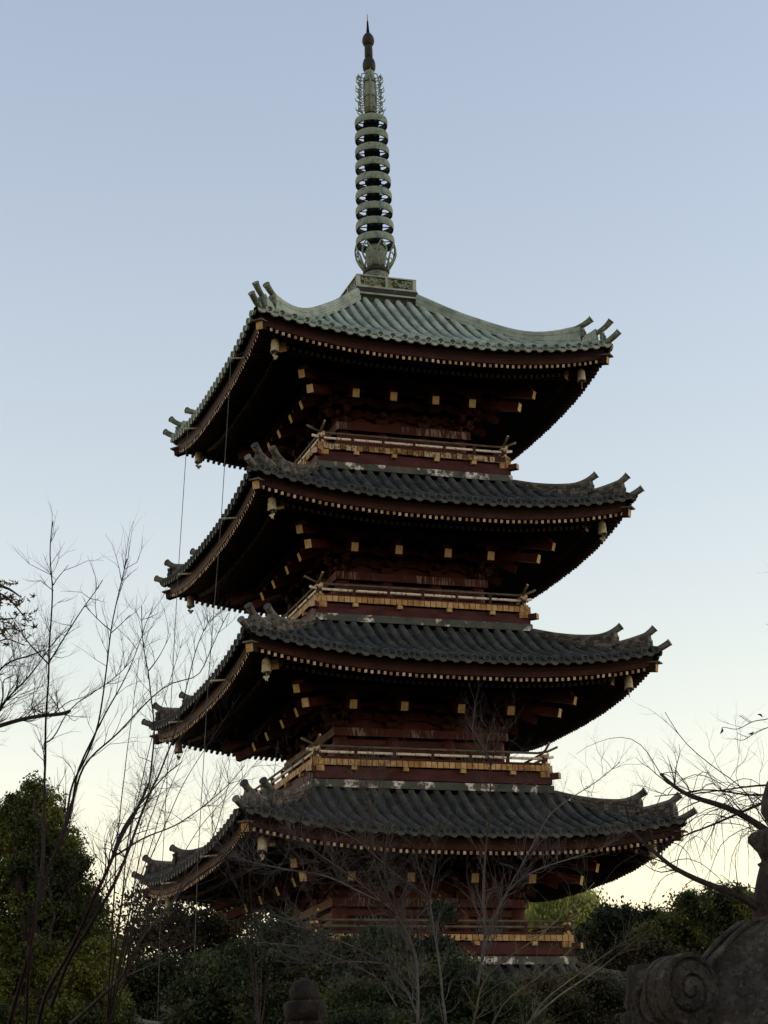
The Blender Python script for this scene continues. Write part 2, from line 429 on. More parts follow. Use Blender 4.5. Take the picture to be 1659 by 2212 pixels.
    for i in range(-n, n+1):
        x = i*.144
        if abs(x) > s-.10: continue
        uin = max(s-.78, abs(x)+.02)
        if uin < s-.05:
            jz = rr.uniform(-.006, .006); m.bar((x, -uin, zc+lf(x)+.2*(s-uin)), (x+rr.uniform(-.006, .006), -s+rr.uniform(-.012, .006), zc+lf(x)+jz), .061, .072, 0, 1)
        u1 = s-.60; uin = max(S['h']+.05, abs(x)+.02)
        if abs(x) < u1-.08:
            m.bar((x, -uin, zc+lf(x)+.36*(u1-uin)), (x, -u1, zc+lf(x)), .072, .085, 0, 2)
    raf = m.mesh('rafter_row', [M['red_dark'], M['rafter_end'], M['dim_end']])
    for f in range(4): inst(raf, 'rafter_row', roof, f*PI/2)
    # hip: ridge tiers, horns, hip rafters  (built on the diagonal toward (-1,-1))
    def D(u, dz, off=0.0):
        q = off/math.sqrt(2); return Vector((-u-q, -u+q, zc+dz))
    def hips(u): return zs(u, u)-zc
    def rtop(u): return interp(RTOP, u) if top else interp(RLOW, (u-ub)/(ue-ub))
    def ru(r): return r if top else ub+(ue-ub)*r
    u_end1 = 3.88 if top else ru(.635)
    m = MB()
    def tier(u0, u1, fn, wd, courses, nseg=18):
        us = [u0+(u1-u0)*i/nseg for i in range(nseg+1)]
        # stacked courses of flat ridge tiles with a round cap
        for c in range(courses):
            w0 = wd*(1-.10*c)/2 + (.012 if c % 2 else 0)
            for i in range(nseg):
                a, b_ = us[i], us[i+1]-.004
                q = []
                for u in (a, b_):
                    lo = hips(u)-.02; hi = fn(u)-.05
                    za = lo+(hi-lo)*c/courses; zb_ = lo+(hi-lo)*(c+1)/courses-.008
                    q += [D(u, za, -w0), D(u, za, w0), D(u, zb_, w0), D(u, zb_, -w0)]
                m.add(q, [(0, 3, 7, 4), (1, 5, 6, 2), (3, 2, 6, 7), (0, 1, 2, 3), (4, 7, 6, 5), (0, 4, 5, 1)], 1)
        m.tube([D(u, fn(u)-.045) for u in us], .062, 10, 0)
    cm = M['copper'] if top else M['tile_old']
    tier(ub+(.0 if top else .02), u_end1, rtop, .20, 4)
    # tier two
    u2a, u2b = (u_end1+.02, 4.16) if top else (u_end1+.02, ru(.885))
    t2a, t2b = (.74, .86) if top else (.72, .83)
    tier(u2a, u2b, lambda u: t2a+(t2b-t2a)*((u-u2a)/(u2b-u2a))**1.5, .17, 3, 6)
    hip = m.mesh('hip_ridge', [cm, M['copper'] if top else M['noshi']])
    # horns
    def horn(u0, z0, u1, z1, r=.055):
        h = MB(); k_ = 7; P = []; rad = []
        for i in range(k_+1):
            t = i/k_
            P.append(D(u0+(u1-u0)*t, z0+(z1-z0)*t**2.3)); rad.append(r*(1.0+.28*t**3))
        h.tube(P, rad, 10, 0)
        # rim of the round tip
        d = (P[-1]-P[-2]).normalized()
        h.tube([P[-1], P[-1]+d*.015], [rad[-1]*1.12]*2, 12, 0)
        # demon-face tile plate below the horn
        c = D(u1-(.19 if top else .13), z0-.13)
        X = Vector((1, -1, 0)).normalized(); Y = Vector((-1, -1, 0)).normalized(); Zv = Vector((0, 0, 1))
        out_ = []
        shp = [(-.13, -.15), (-.16, -.04), (-.12, .02), (-.15, .10), (-.09, .09), (-.05, .17), (0, .13), (.05, .17), (.09, .09), (.15, .10), (.12, .02), (.16, -.04), (.13, -.15)]
        kx = .8 if top else 1.15
        for y in (0, .07):
            out_ += [c+X*a*kx+Zv*b_*kx+Y*y for a, b_ in shp]
        nn = len(shp)
        h.add(out_, [tuple(range(nn)), tuple(range(nn, 2*nn))[::-1]]+[(i, (i+1) % nn, nn+(i+1) % nn, nn+i) for i in range(nn)], 1)
        for sx in (-.05, .05): h.box(c+X*sx*kx+Zv*.03+Y*.08, (.035, .035, .035), None, 1)
        h.box(c-Zv*.05+Y*.09, (.05, .05, .07), None, 1)
        return h.mesh('ridge_horn', [M['copper_dark'] if top else cm, M['copper_dark'] if top else M['tile_old']])
    if top:
        hs = [horn(3.55, .955, 4.07, 1.14, .064), horn(4.02, .735, 4.42, .985, .062)]
        tip = (4.20, .42, 4.55, .66)
    else:
        hs = [horn(u_end1-.30, .915, u_end1+.14, 1.08, .066), horn(u2b-.28, .70, u2b+.15, .91, .066)]
        tip = (ue-.24, .36, ue+.13, .53)
    h3 = MB(); P = []; rad = []
    for i in range(7):
        t = i/6; P.append(D(tip[0]+(tip[2]-tip[0])*t, tip[1]+(tip[3]-tip[1])*t**1.6)); rad.append(.07*(1+.1*t))
    h3.tube(P, rad, 12, 0)
    d = (P[-1]-P[-2]).normalized(); h3.tube([P[-1], P[-1]+d*.015], [.088]*2, 14, 0)
    h3 = h3.mesh('corner_tile', [M['copper_dark'] if top else cm])
    # hip rafters
    m = MB(); h = .10
    def hb(u0, z0, u1, z1, wd, ht):
        m.bar(D(u0, z0), D(u1, z1), wd, ht, 0, 1)
    hb(s-.85, .17, s+.06, -.005, .17, .19)
    m.bar(D(s-.10, .125), D(s+.13, .10), .24, .035, 2)
    hb(S['h'], -.16+.30*(s-.72-S['h']), s-.70, -.15, .19, .22)
    hr = m.mesh('hip_rafter', [M['red_dark'], M['ochre'], M['tile_old']])
    for f in range(4):
        inst(hip, 'hip_ridge', roof, f*PI/2)
        for q in hs: inst(q, 'ridge_horn', roof, f*PI/2)
        inst(h3, 'corner_tile', roof, f*PI/2)
        inst(hr, 'hip_rafter', roof, f*PI/2)
    if not top:                                    # flashing strip where the roof meets the wall above
        m = MB(); a = ub-.02; zt = zc+1.46; zb_ = zc+1.33
        for f in range(4):
            Mx = Matrix.Rotation(f*PI/2, 3, 'Z')
            m.box(Mx @ Vector((0, -a-.015, (zt+zb_)/2)), (2*a+.03, .06, zt-zb_), Mx)
            m.box(Mx @ Vector((0, -a-.045, zb_-.02)), (2*a+.10, .06, .05), Mx)
        m.build('wall_flashing', [M['strip']], roof)

    # ---------------- body
    zb = S['zb']+Z0; ax, bx_ = S['a']; hh = S['h']
    zd0, zd1 = S['z']+Z0-1.34, S['z']+Z0-1.14       # head beam
    if k < 5: zd0, zd1 = S['z']+Z0-1.235, S['z']+Z0-1.05
    if k == 5: zd0, zd1 = 17.265+Z0, 17.46+Z0
    zf = zb if k > 1 else 0.9
    bo = empty('storey', (0, 0, zf), 0, pag); OZ = -zf
    m = MB(); wl_ = bx_-.04
    m.box((0, 0, (zf-.35+S['z']+Z0+.75)/2+OZ), (2*wl_, 2*wl_, S['z']+Z0-zf+.35+.75))
    m.build('wall', [M['red']], bo)
    m = MB()
    for f in range(4):
        Mx = Matrix.Rotation(f*PI/2, 3, 'Z')
        for (zz, ht, o) in ((zd0-.12, .13, .06), (zf+.52, .10, .10), (zf+.24, .12, .08)):
            m.box(Mx @ Vector((0, -bx_-o+.05, zz+OZ)), (2*bx_, .14, ht), Mx)
        # green lattice windows in the outer bays, panel door in the middle bay
        for sx in (-1, 1):
            xm = sx*(ax+bx_)/2
            for q in range(-3, 4):
                m.box(Mx @ Vector((xm+q*.09, -bx_+.0, zf+.42+OZ)), (.04, .05, .62 if k > 1 else 1.2), Mx, 1)
        m.box(Mx @ Vector((0, -bx_+.02, zf+.42+OZ)), (ax*1.3, .06, .62), Mx)
        m.box(Mx @ Vector((0, -bx_-.02, zf+.42+OZ)), (.04, .05, .62), Mx)
    m.build('wall_framing', [M['red'], M['green']], bo)
    m = MB(); cr_ = .17+.006*(5-k)
    hcol = zd0-zf+.4
    m.lathe([(cr_, 0), (cr_, hcol*.9), (cr_*.93, hcol)], 18)
    cme = m.mesh('column', [M['red']])
    done = set()
    for f in range(4):
        for x in (-bx_, -ax, ax, bx_):
            p = Matrix.Rotation(f*PI/2, 3, 'Z') @ Vector((x, -bx_, 0)); key = (round(p.x, 2), round(p.y, 2))
            if key in done: continue
            done.add(key); inst(cme, 'column', bo, 0, (p.x, p.y, -.4))
    m = MB()
    for f in range(4):
        Mx = Matrix.Rotation(f*PI/2, 3, 'Z'); e = .22
        m.box(Mx @ Vector((0, -hh+e/2, (zd0+zd1)/2+OZ)), (2*hh-(2*e if f % 2 else 0), e, zd1-zd0), Mx)
    m.build('head_beam', [M['red_streak']], bo)
    # wall beams above the head beam and bracket sets
    m = MB()
    for f in range(4):
        Mx = Matrix.Rotation(f*PI/2, 3, 'Z')
        for o, zz, ht in ((.0, zd1+.30, .10), (.32, zd1+.52, .10), (.64, zd1+.74, .10), (.02, zd1+.62, .10)):
            u = bx_+o
            m.box(Mx @ Vector((0, -u, zz+OZ)), (2*u+.25+(.004 if f % 2 else 0), .10, ht+(.004 if f % 2 else 0)), Mx)
        u = S['n']-.12
        m.box(Mx @ Vector((0, -u, S['z']-.30+Z0+OZ+.0)), (2*u+.3+(.004 if f % 2 else 0), .13, .15+(.004 if f % 2 else 0)), Mx)
        for x in (-bx_, -ax, ax, bx_, 0, (ax+bx_)/2, -(ax+bx_)/2):      # frog-leg struts
            pass
    m.build('tie_beam', [M['bracket']], bo)
    nz_ = S['z']+Z0-.70
    def masu(m, c, a=.20, ht=.13):
        c = Vector(c); b_ = a*.7
        vs = [c+Vector((x*b_/2, y*b_/2, -ht/2)) for x, y in ((-1,-1),(1,-1),(1,1),(-1,1))]
        vs += [c+Vector((x*a/2, y*a/2, -ht*.05)) for x, y in ((-1,-1),(1,-1),(1,1),(-1,1))]
        vs += [c+Vector((x*a/2, y*a/2, ht/2)) for x, y in ((-1,-1),(1,-1),(1,1),(-1,1))]
        m.add(vs, [(3,2,1,0), (8,9,10,11)]+[(l*4+i, l*4+(i+1) % 4, l*4+4+(i+1) % 4, l*4+4+i) for l in (0, 1) for i in range(4)], 0)
    def arm(m, c, half, ht=.13, wd=.11, along='x'):
        # bracket arm with curved undersides at both ends
        c = Vector(c); pts = [(-half, ht/2), (-half, 0), (-half*.86, -ht*.32), (-half*.66, -ht/2), (half*.66, -ht/2), (half*.86, -ht*.32), (half, 0), (half, ht/2)]
        vs = []
        for o in (-wd/2, wd/2):
            for a, b_ in pts:
                vs.append(c+(Vector((a, o, b_)) if along == 'x' else Vector((o, a, b_))))
        n_ = len(pts)
        m.add(vs, [tuple(range(n_)), tuple(range(n_, 2*n_))[::-1]]+[(i, n_+i, n_+(i+1) % n_, (i+1) % n_) for i in range(n_)], 0)
    def bracket(diag=False):
        m = MB(); zz = zd1
        masu(m, (0, 0, zz+.09), .30, .18)
        st = [(.0, .24), (.32, .46), (.64, .68)]
        for i, (o, dz) in enumerate(st):
            arm(m, (0, -o*.5-.02, zz+dz), .28+o*.5, along='y')
            arm(m, (0, -o, zz+dz), .42 if not diag else .30)
            for sx in (-.34, 0, .34):
                if diag and sx: continue
                masu(m, (sx, -o, zz+dz+.12), .17, .12)
        return m
    n_out = S['n']-bx_
    nose = MB()
    nose.bar((0, .35, nz_+.36*(n_out+.35)), (0, -n_out, nz_), .17, .20, 0, 1)
    masu(nose, (0, -n_out+.16, nz_+.20), .20, .13)
    arm(nose, (0, -n_out+.16, nz_+.32), .36)
    for sx in (-.3, 0, .3): masu(nose, (sx, -n_out+.16, nz_+.43), .15, .10)
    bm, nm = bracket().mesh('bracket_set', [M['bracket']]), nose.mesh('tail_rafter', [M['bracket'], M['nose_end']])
    br_c = bracket(True)
    dg = MB(); q2 = math.sqrt(2)
    dn = (S['n']+.12-bx_)*q2; du = (S['n']+.40-bx_)*q2
    dg.bar((0, .4, nz_-.03+.25*(dn+.4)), (0, -dn, nz_-.04), .17, .20, 0, 1)
    dg.bar((0, -.2, nz_+.22+.25*(du-.2)), (0, -du, nz_+.20), .16, .19, 0, 1)
    dg.box((0, -du+.18, nz_+.36), (.26, .26, .07))
    dg.lathe([(.10, 0), (.12, .05), (.08, .10), (.05, .14)], 10, (0, -du+.18, nz_+.40))
    bmc, dgm = br_c.mesh('bracket_set', [M['bracket']]), dg.mesh('tail_rafter', [M['red'], M['nose_end']])
    for f in range(4):
        for x in (-bx_, -ax, ax, bx_):
            p = Matrix.Rotation(f*PI/2, 3, 'Z') @ Vector((x, -bx_, 0))
            b1 = inst(bm, 'bracket_set', bo, f*PI/2, (p.x, p.y, OZ))
            inst(nm, 'tail_rafter', b1)
        p = Matrix.Rotation(f*PI/2, 3, 'Z') @ Vector((-bx_, -bx_, 0))
        b1 = inst(bmc, 'bracket_set', bo, f*PI/2-PI/4, (p.x, p.y, OZ))
        inst(dgm, 'tail_rafter', b1)
    if k == 1: return
    # ---------------- balcony
    b = S['b']; m = MB(); old = (k == 5)
    bal = empty('balcony', (0, 0, zb), 0, pag)
    # plank ends in a row, with dark gaps
    for f in range(4):
        Mx = Matrix.Rotation(f*PI/2, 3, 'Z'); npl = int(round(2*b/.141)); wd = 2*b/npl
        for i in range(npl):
            x = -b+wd*(i+.5); j = rr.uniform(-.012, .012) if old else rr.uniform(-.003, .003)
            jz = rr.uniform(-.012, .012) if old else rr.uniform(-.002, .002)
            m.box(Mx @ Vector((x, -b+.30+j, .08+jz)), (wd-.014, .60, .135), Mx, 1, {2: 0})
    m.box((0, 0, .07), (2*b-.08, 2*b-.08, .10), None, 1)
    m.build('floor_boards', [M['ochre_worn'] if old else M['ochre'], M['red']], bal)
    m = MB()
    for f in range(4):
        Mx = Matrix.Rotation(f*PI/2, 3, 'Z')
        e = .004*(f % 2)
        m.box(Mx @ Vector((0, -b+.28, -.075)), (2*b-.20, .40, .13+e), Mx)
        m.box(Mx @ Vector((0, -b+.16, -.215)), (2*b-.04-e, .30, .14+e), Mx)
        m.box(Mx @ Vector((0, -b+.22, -.295)), (2*b-.2-e, .30, .03+e), Mx)
        for x in (-bx_, -ax, ax, bx_):
            m.box(Mx @ Vector((x, -b+.15, -.045)), (.115, .34, .085), Mx, 1)
        m.bar(Mx @ Vector((-b+.3, -b+.3, -.10)), Mx @ Vector((-b-.12, -b-.12, -.10)), .15, .13, 0, 2)
        for sx in (0, 1):
            m.box(Mx @ Vector(((-1+2*sx)*(b-.08), -b+.13, -.06)), (.13, .30, .13), Mx, 1)
    m.build('support_beam', [M['red'], M['ochre'], M['nose_end']], bal)
    rl = b-.13
    rows = [('top_rail', .455, .028, M['grey_rail'], .34, .16), ('middle_rail', .325, .034, M['white_rail'] if k > 2 else M['grey_rail'], .22, .05), ('bottom_rail', .195, .035, M['red'], .12, .0)]
    for nm_, z, r, mm, ext, up in rows:
        m = MB()
        P = []
        for i in range(-12, 13):
            t = i/12; x = t*(rl+ext); over = max(0, (abs(x)-rl+.15)/(ext+.15))
            P.append((x, -rl, z+up*over**1.8))
        m.tube(P, r, 8, 0, cap_mi=1)
        me = m.mesh(nm_, [mm, M['nose_end']])
        for f in range(4):
            o = inst(me, nm_, bal, f*PI/2); o.location.z = .012*(f % 2)
    m = MB(); m.box((0, 0, .26), (.07, .07, .33)); m.box((0, 0, .385), (.10, .10, .05))
    pm = m.mesh('rail_post', [M['red']])
    m = MB(); m.box((0, 0, .22), (.11, .11, .28)); m.box((0, 0, .175), (.17, .17, .06), None, 1); m.box((0, 0, .39), (.16, .16, .055), None, 1)
    cpm = m.mesh('corner_post', [M['red'], M['ochre']])
    npst = 5
    for f in range(4):
        Mx = Matrix.Rotation(f*PI/2, 3, 'Z')
        for i in range(1, npst+1):
            p = Mx @ Vector((-rl+2*rl*i/(npst+1), -rl, 0)); inst(pm, 'rail_post', bal, f*PI/2, p)
        p = Mx @ Vector((-rl, -rl, 0)); inst(cpm, 'corner_post', bal, f*PI/2, p)

for k in (1, 2, 3, 4, 5): build_storey(k)
m = MB(); m.box((0, 0, .45), (8.2, 8.2, .9)); m.box((0, 0, .86), (8.5, 8.5, .12))
for i in range(4): m.box((0, -4.25-.15-.3*i, .375-.1*i+.1), (2.4, .3, .75-.2*i))
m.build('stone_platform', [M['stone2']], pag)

# ---------------- spire
spire = empty('spire', (0, 0, 21.2+Z0), 0, pag); OS = -21.2
def sp_part(m, name, mats): 
    return m.build(name, mats, spire)
m = MB(); q = .789
m.box((0, 0, 21.70+OS), (2*q-.06, 2*q-.06, .30), None, 1)
m.box((0, 0, 21.868+OS), (2*q+.02, 2*q+.02, .034))
m.box((0, 0, 21.56+OS), (2*q+.02, 2*q+.02, .05))
for f in range(4):
    Mx = Matrix.Rotation(f*PI/2, 3, 'Z')
    for x in (-q+.045, 0, q-.045): m.box(Mx @ Vector((x, -q+.02, 21.715+OS)), (.085 if x else .06, .05, .272), Mx)
    rr = random.Random(3)
    for cx in (-.39, .39):                          # scrolling vine relief on each panel
        for sg in (-1, 1):
            for w0 in range(2):
                P = []
                for i in range(14):
                    t = i/13*2.2*PI; r = .10*(1-i/16)
                    P.append(Mx @ Vector((cx+sg*(.17-w0*.10)+r*math.cos(t)*sg, -q+.018, 21.71+r*math.sin(t+w0*2)*.95+OS)))
                m.tube(P, .014, 5, 2)
        for i in range(10):
            m.box(Mx @ Vector((cx+rr.uniform(-.28, .28), -q+.02, 21.71+rr.uniform(-.1, .1)+OS)), (.05, .03, .03), Mx @ Matrix.Rotation(rr.uniform(0, 3), 3, 'Y'), 2)
m.box((0, 0, 21.44+OS), (2*q+.06, 2*q+.06, .18), None, 3)
m.box((0, 0, 21.345+OS), (2*q+.16, 2*q+.16, .04))
m.box((0, 0, 21.2+OS), (2*q+.0, 2*q+.0, .26), None, 3)
sp_part(m, 'spire_base_box', [M['copper'], M['relief'], M['ring'], M['bronze']])
m = MB(); m.lathe([(.50, 21.87), (.49, 21.94), (.44, 22.04), (.37, 22.13), (.32, 22.2), (.30, 22.27), (.31, 22.3)], 28, (0, 0, OS))
sp_part(m, 'dome', [M['copper_dark']])
m = MB()
m.lathe([(.26, 22.28), (.33, 22.32), (.35, 22.36), (.34, 22.41), (.29, 22.45), (.25, 22.49)], 28, (0, 0, OS), 0)
m.lathe([(.20, 22.45), (.25, 22.6), (.27, 22.8), (.26, 22.98), (.20, 23.1), (.13, 23.14)], 24, (0, 0, OS), 1)
rr = random.Random(5)
for i in range(8):                                   # openwork petals curving outward
    a0 = 2*PI*i/8
    for sg in (-1, 1):
        P = []; rad = []
        for j in range(9):
            t = j/8; r = .30+.24*math.sin(t*PI*.62); a = a0+sg*.30*math.sin(t*PI)*(1-.2*t)
            P.append((r*math.cos(a), r*math.sin(a), 22.42+.66*t+OS)); rad.append(.032*(1-.5*t))
        m.tube(P, rad, 5, 1)
    for j in range(3):
        z = 22.62+.15*j; r = .44+.04*j
        m.tube([(r*math.cos(a0-.22+.05*j), r*math.sin(a0-.22+.05*j), z+OS), (r*math.cos(a0), r*math.sin(a0), z+.06+OS), (r*math.cos(a0+.22-.05*j), r*math.sin(a0+.22-.05*j), z+OS)], .014, 4, 1)
sp_part(m, 'lotus_ornament', [M['bronze'], M['ring']])
m = MB()
m.tube([(0, 0, 22.3+OS), (0, 0, 27.0+OS)], [.085, .075], 14, 0)
m.tube([(0, 0, 27.0+OS), (0, 0, 28.3+OS)], [.15, .125], 14, 1)
for z in (27.15, 27.5, 27.95): m.lathe([(.16, -.02), (.185, 0), (.16, .02)], 14, (0, 0, z+OS), 1)
sp_part(m, 'spire_mast', [M['ringin'], M['ring']])
for i in range(9):
    zc_ = 23.22+i*.434; ro = .505-.0085*i; hb_ = .10
    m = MB(); n = 32
    for (r0, r1, mi) in ((ro, ro-.035, 0),):
        vs = []
        for r, z in ((ro-.01, -hb_), (ro, -hb_*.5), (ro, hb_*.5), (ro-.015, hb_), (ro-.05, hb_), (ro-.05, -hb_)):
            vs += [(r*math.cos(2*PI*q/n), r*math.sin(2*PI*q/n), z) for q in range(n)]
        for c in range(6):
            for q in range(n):
                a, b_ = c*n+q, c*n+(q+1) % n; c2 = ((c+1) % 6)*n
                m.f.append((a, b_, c2+(q+1) % n, c2+q)); m.m.append(1 if c >= 3 else 0); m.sm.append(False)
        m.v.extend(vs)
    for q in range(8):                               # spokes
        a = PI/8+q*PI/4
        m.bar((.1*math.cos(a), .1*math.sin(a), .0), ((ro-.04)*math.cos(a), (ro-.04)*math.sin(a), 0), .022, .022, 1)
    m.lathe([(.11, -.12), (.17, -.08), (.19, 0), (.17, .08), (.11, .14)], 16, (0, 0, 0), 1)
    for q in range(8):
        a = q*PI/4; m.box(((.19)*math.cos(a), .19*math.sin(a), 0), (.05, .05, .13), Matrix.Rotation(a, 3, 'Z'), 1)
    o = m.build('spire_ring', [M['ring'], M['ringin']], spire); o.location = (0, 0, zc_+OS)
    o.rotation_euler = (0, 0, .13*i)
# flame fins (water-flame ornament), four openwork plates
rr = random.Random(11)
fin = MB()
P = [(.13+.11*math.sin(t*PI), t) for t in [i/12 for i in range(13)]]
def F3(r, z, y=0): return (r, y, z)
for i in range(13):                                  # flame tongues curling out of the outer edge
    z = 26.96+i*.094; L = .13*(.75+.35*math.sin(i*1.9))*(1 if i < 11 else .7); r0 = .255
    fin.tube([F3(.22, z-.01), F3(r0+.03, z), F3(r0+L*.6, z+.02), F3(r0+L*.95, z+.05), F3(r0+L*.93, z+.085), F3(r0+L*1.1, z+.125)], [.016, .018, .018, .015, .011, .005], 5)
    if i % 2: fin.tube([F3(r0+L*.4, z+.01), F3(r0+L*.5, z+.05), F3(r0+L*.42, z+.085)], [.012, .009, .004], 4)
fin.tube([F3(.13, 26.93), F3(.24, 27.0), F3(.28, 27.3), F3(.27, 27.7), F3(.26, 28.0), F3(.20, 28.2), F3(.13, 28.22)], .016, 5)
for i in range(12):                                  # inner scrolls in two columns
    cz = 27.02+(i % 6)*.20+(.09 if i > 5 else 0); pts = []; cr0 = .195 if i < 6 else .285
    for j in range(12):
        t = j/11*2.6*PI; r = (.068 if i < 6 else .048)*(1-j/14)
        pts.append(F3(cr0+r*math.cos(t+i), cz+r*math.sin(t+i)*1.25))
    fin.tube(pts, .015, 5)
fin.tube([F3(.14, 27.0), F3(.17, 27.5), F3(.14, 28.1)], .02, 5)
fm = fin.mesh('flame_fin', [M['ring']])
for f in range(4):
    o = inst(fm, 'flame_fin', spire, f*PI/2-TH+.10, (0, 0, OS))
m = MB(); m.lathe([(.09, 28.25), (.14, 28.28), (.165, 28.33), (.175, 28.42), (.17, 28.52), (.14, 28.62), (.11, 28.66)], 20, (0, 0, OS))
sp_part(m, 'dragon_jewel', [M['bronze']])
m = MB(); m.lathe([(.105, 28.62), (.11, 28.8), (.105, 29.05), (.10, 29.1)], 16, (0, 0, OS)); sp_part(m, 'neck', [M['bronze']])
m = MB(); m.lathe([(.09, 29.04), (.14, 29.09), (.165, 29.17), (.16, 29.26), (.13, 29.35), (.08, 29.42), (.045, 29.46)], 20, (0, 0, OS))
sp_part(m, 'sacred_jewel', [M['bronze']])
m = MB(); m.lathe([(.048, 29.44), (.035, 29.6), (.022, 29.8), (.018, 29.82)], 10, (0, 0, OS)); m.lathe([(.010, 29.80), (.007, 30.03), (.004, 30.04)], 8, (0, 0, OS))
sp_part(m, 'lightning_rod', [M['bark_red']])

# ------------------------------------------------------------------ wind bells (hang from the hip rafters)
def bell_meshes():
    m = MB(); prof = [(.030, .13), (.055, .125), (.075, .10), (.083, .05), (.086, -.05), (.098, -.125)]
    n = 20; vs = []
    for i, (r, z) in enumerate(prof):
        for q in range(n):
            sc_ = .045*abs(math.cos(2*q*PI/n*1)) if i == len(prof)-1 else 0   # scalloped mouth
            vs.append((r*math.cos(2*PI*q/n), r*math.sin(2*PI*q/n), z+sc_))
    for (r, z) in ((.088, -.10), (.07, .08)):
        vs += [(r*.9*math.cos(2*PI*q/n), r*.9*math.sin(2*PI*q/n), z) for q in range(n)]
    k_ = len(prof)+2
    m.add(vs, [(c*n+q, c*n+(q+1) % n, (c+1)*n+(q+1) % n, (c+1)*n+q) for c in range(k_-1) for q in range(n)]+[tuple(range(n))[::-1]], 0, True)
    m.lathe([(.088, .0), (.091, .008), (.088, .016)], 20); m.lathe([(.080, .07), (.083, .078), (.080, .086)], 20)
    m.tube([(.0, 0, .12), (.03, 0, .16), (0, 0, .19), (-.03, 0, .16), (0, 0, .12)], .010, 6)
    m.tube([(0, 0, .18), (0, 0, .26)], .008, 6)
    a = m.mesh('bell_body', [M['bell']])
    m = MB(); m.tube([(0, 0, .05), (0, 0, -.15)], .009, 6)
    pts = [(-.08, -.15), (-.05, -.13), (0, -.145), (.05, -.13), (.08, -.15), (.06, -.17), (.03, -.19), (.02, -.22), (0, -.20), (-.03, -.23), (-.03, -.19), (-.06, -.17)]
    vs = [(x, -.006, z-.02) for x, z in pts]+[(x, .006, z-.02) for x, z in pts]; n_ = len(pts)
    m.add(vs, [tuple(range(n_)), tuple(range(n_, 2*n_))[::-1]]+[(i, n_+i, n_+(i+1) % n_, (i+1) % n_) for i in range(n_)], 0)
    b = m.mesh('clapper', [M['bell']])
    return a, b
bb, bc = bell_meshes()
RN = {5: 'green top roof', 4: 'second roof from top', 3: 'third roof from top', 2: 'fourth roof from top'}
CN = {'A': ('near left corner', -1, -1), 'B': ('right corner', 1, -1), 'C': ('far left corner', -1, 1)}
Rth = Matrix.Rotation(TH, 3, 'Z')
for k in (5, 4, 3, 2):
    for cn in 'ABC':
        nm, sx, sy = CN[cn]; u = ST[k]['s']-.44
        p = Rth @ Vector((sx*u, sy*u, ST[k]['z']+Z0-.27))
        o = empty('wind_bell', p, random.Random(k*3+ord(cn)).uniform(0, 3))
        o.scale = (1.12, 1.12, 1.35)
        tag(o, f'pale bronze wind bell at the {nm} of the {RN[k]}', 'bell', 'wind bells under the eave corners')
        inst(bb, 'bell_body', o); inst(bc, 'clapper', o)

# ------------------------------------------------------------------ lightning cables down the left side
def cable(name, label, pts):
    m = MB()
    P = [Rth @ Vector((x, y, z+Z0)) for x, y, z in pts]
    Q = []
    for a, b in zip(P, P[1:]):
        for i in range(6): Q.append(a+(b-a)*i/6+Vector((0, 0, 0)))
    Q.append(P[-1]); m.tube(Q, .0085, 6)
    o = m.build(name, [M['cable']]); tag(o, label, 'cable', 'lightning cables on the left side of the pagoda'); return o
def arm_br(pts):
    pass
cable('lightning_cable', 'thin dark cable running down past the middle of the left eaves', [(-4.15, -2.83, 18.62), (-4.62, -2.83, 18.35), (-4.62, -2.83, 18.08), (-4.86, -2.77, 14.39), (-5.10, -2.45, 10.74), (-5.32, -2.3, 6.8), (-5.45, -2.2, 2.9), (-5.45, -2.2, -1.7)])
cable('lightning_cable', 'thin dark cable hanging by the far left roof corners', [(-4.2, 1.9, 18.6), (-4.55, 1.89, 18.3), (-4.6, 1.89, 17.65), (-4.84, 1.76, 14.38), (-5.08, 1.6, 10.6), (-5.3, 1.5, 6.8), (-5.42, 1.4, 2.9), (-5.42, 1.4, -1.7)])
for k in (5, 4, 3, 2):                               # the stand-off arms belong to the eaves
    for y in (-2.83+.05*(5-k)*2, 1.89-.07*(5-k)*2):
        m = MB(); s_ = ST[k]['s']; z = ST[k]['z']+Z0-.22
        m.tube([(-s_+.25, y, z+.05), (-s_-.4, y, z-.02)], .022, 6)
        m.build('cable_arm', [M['bell']], pag)

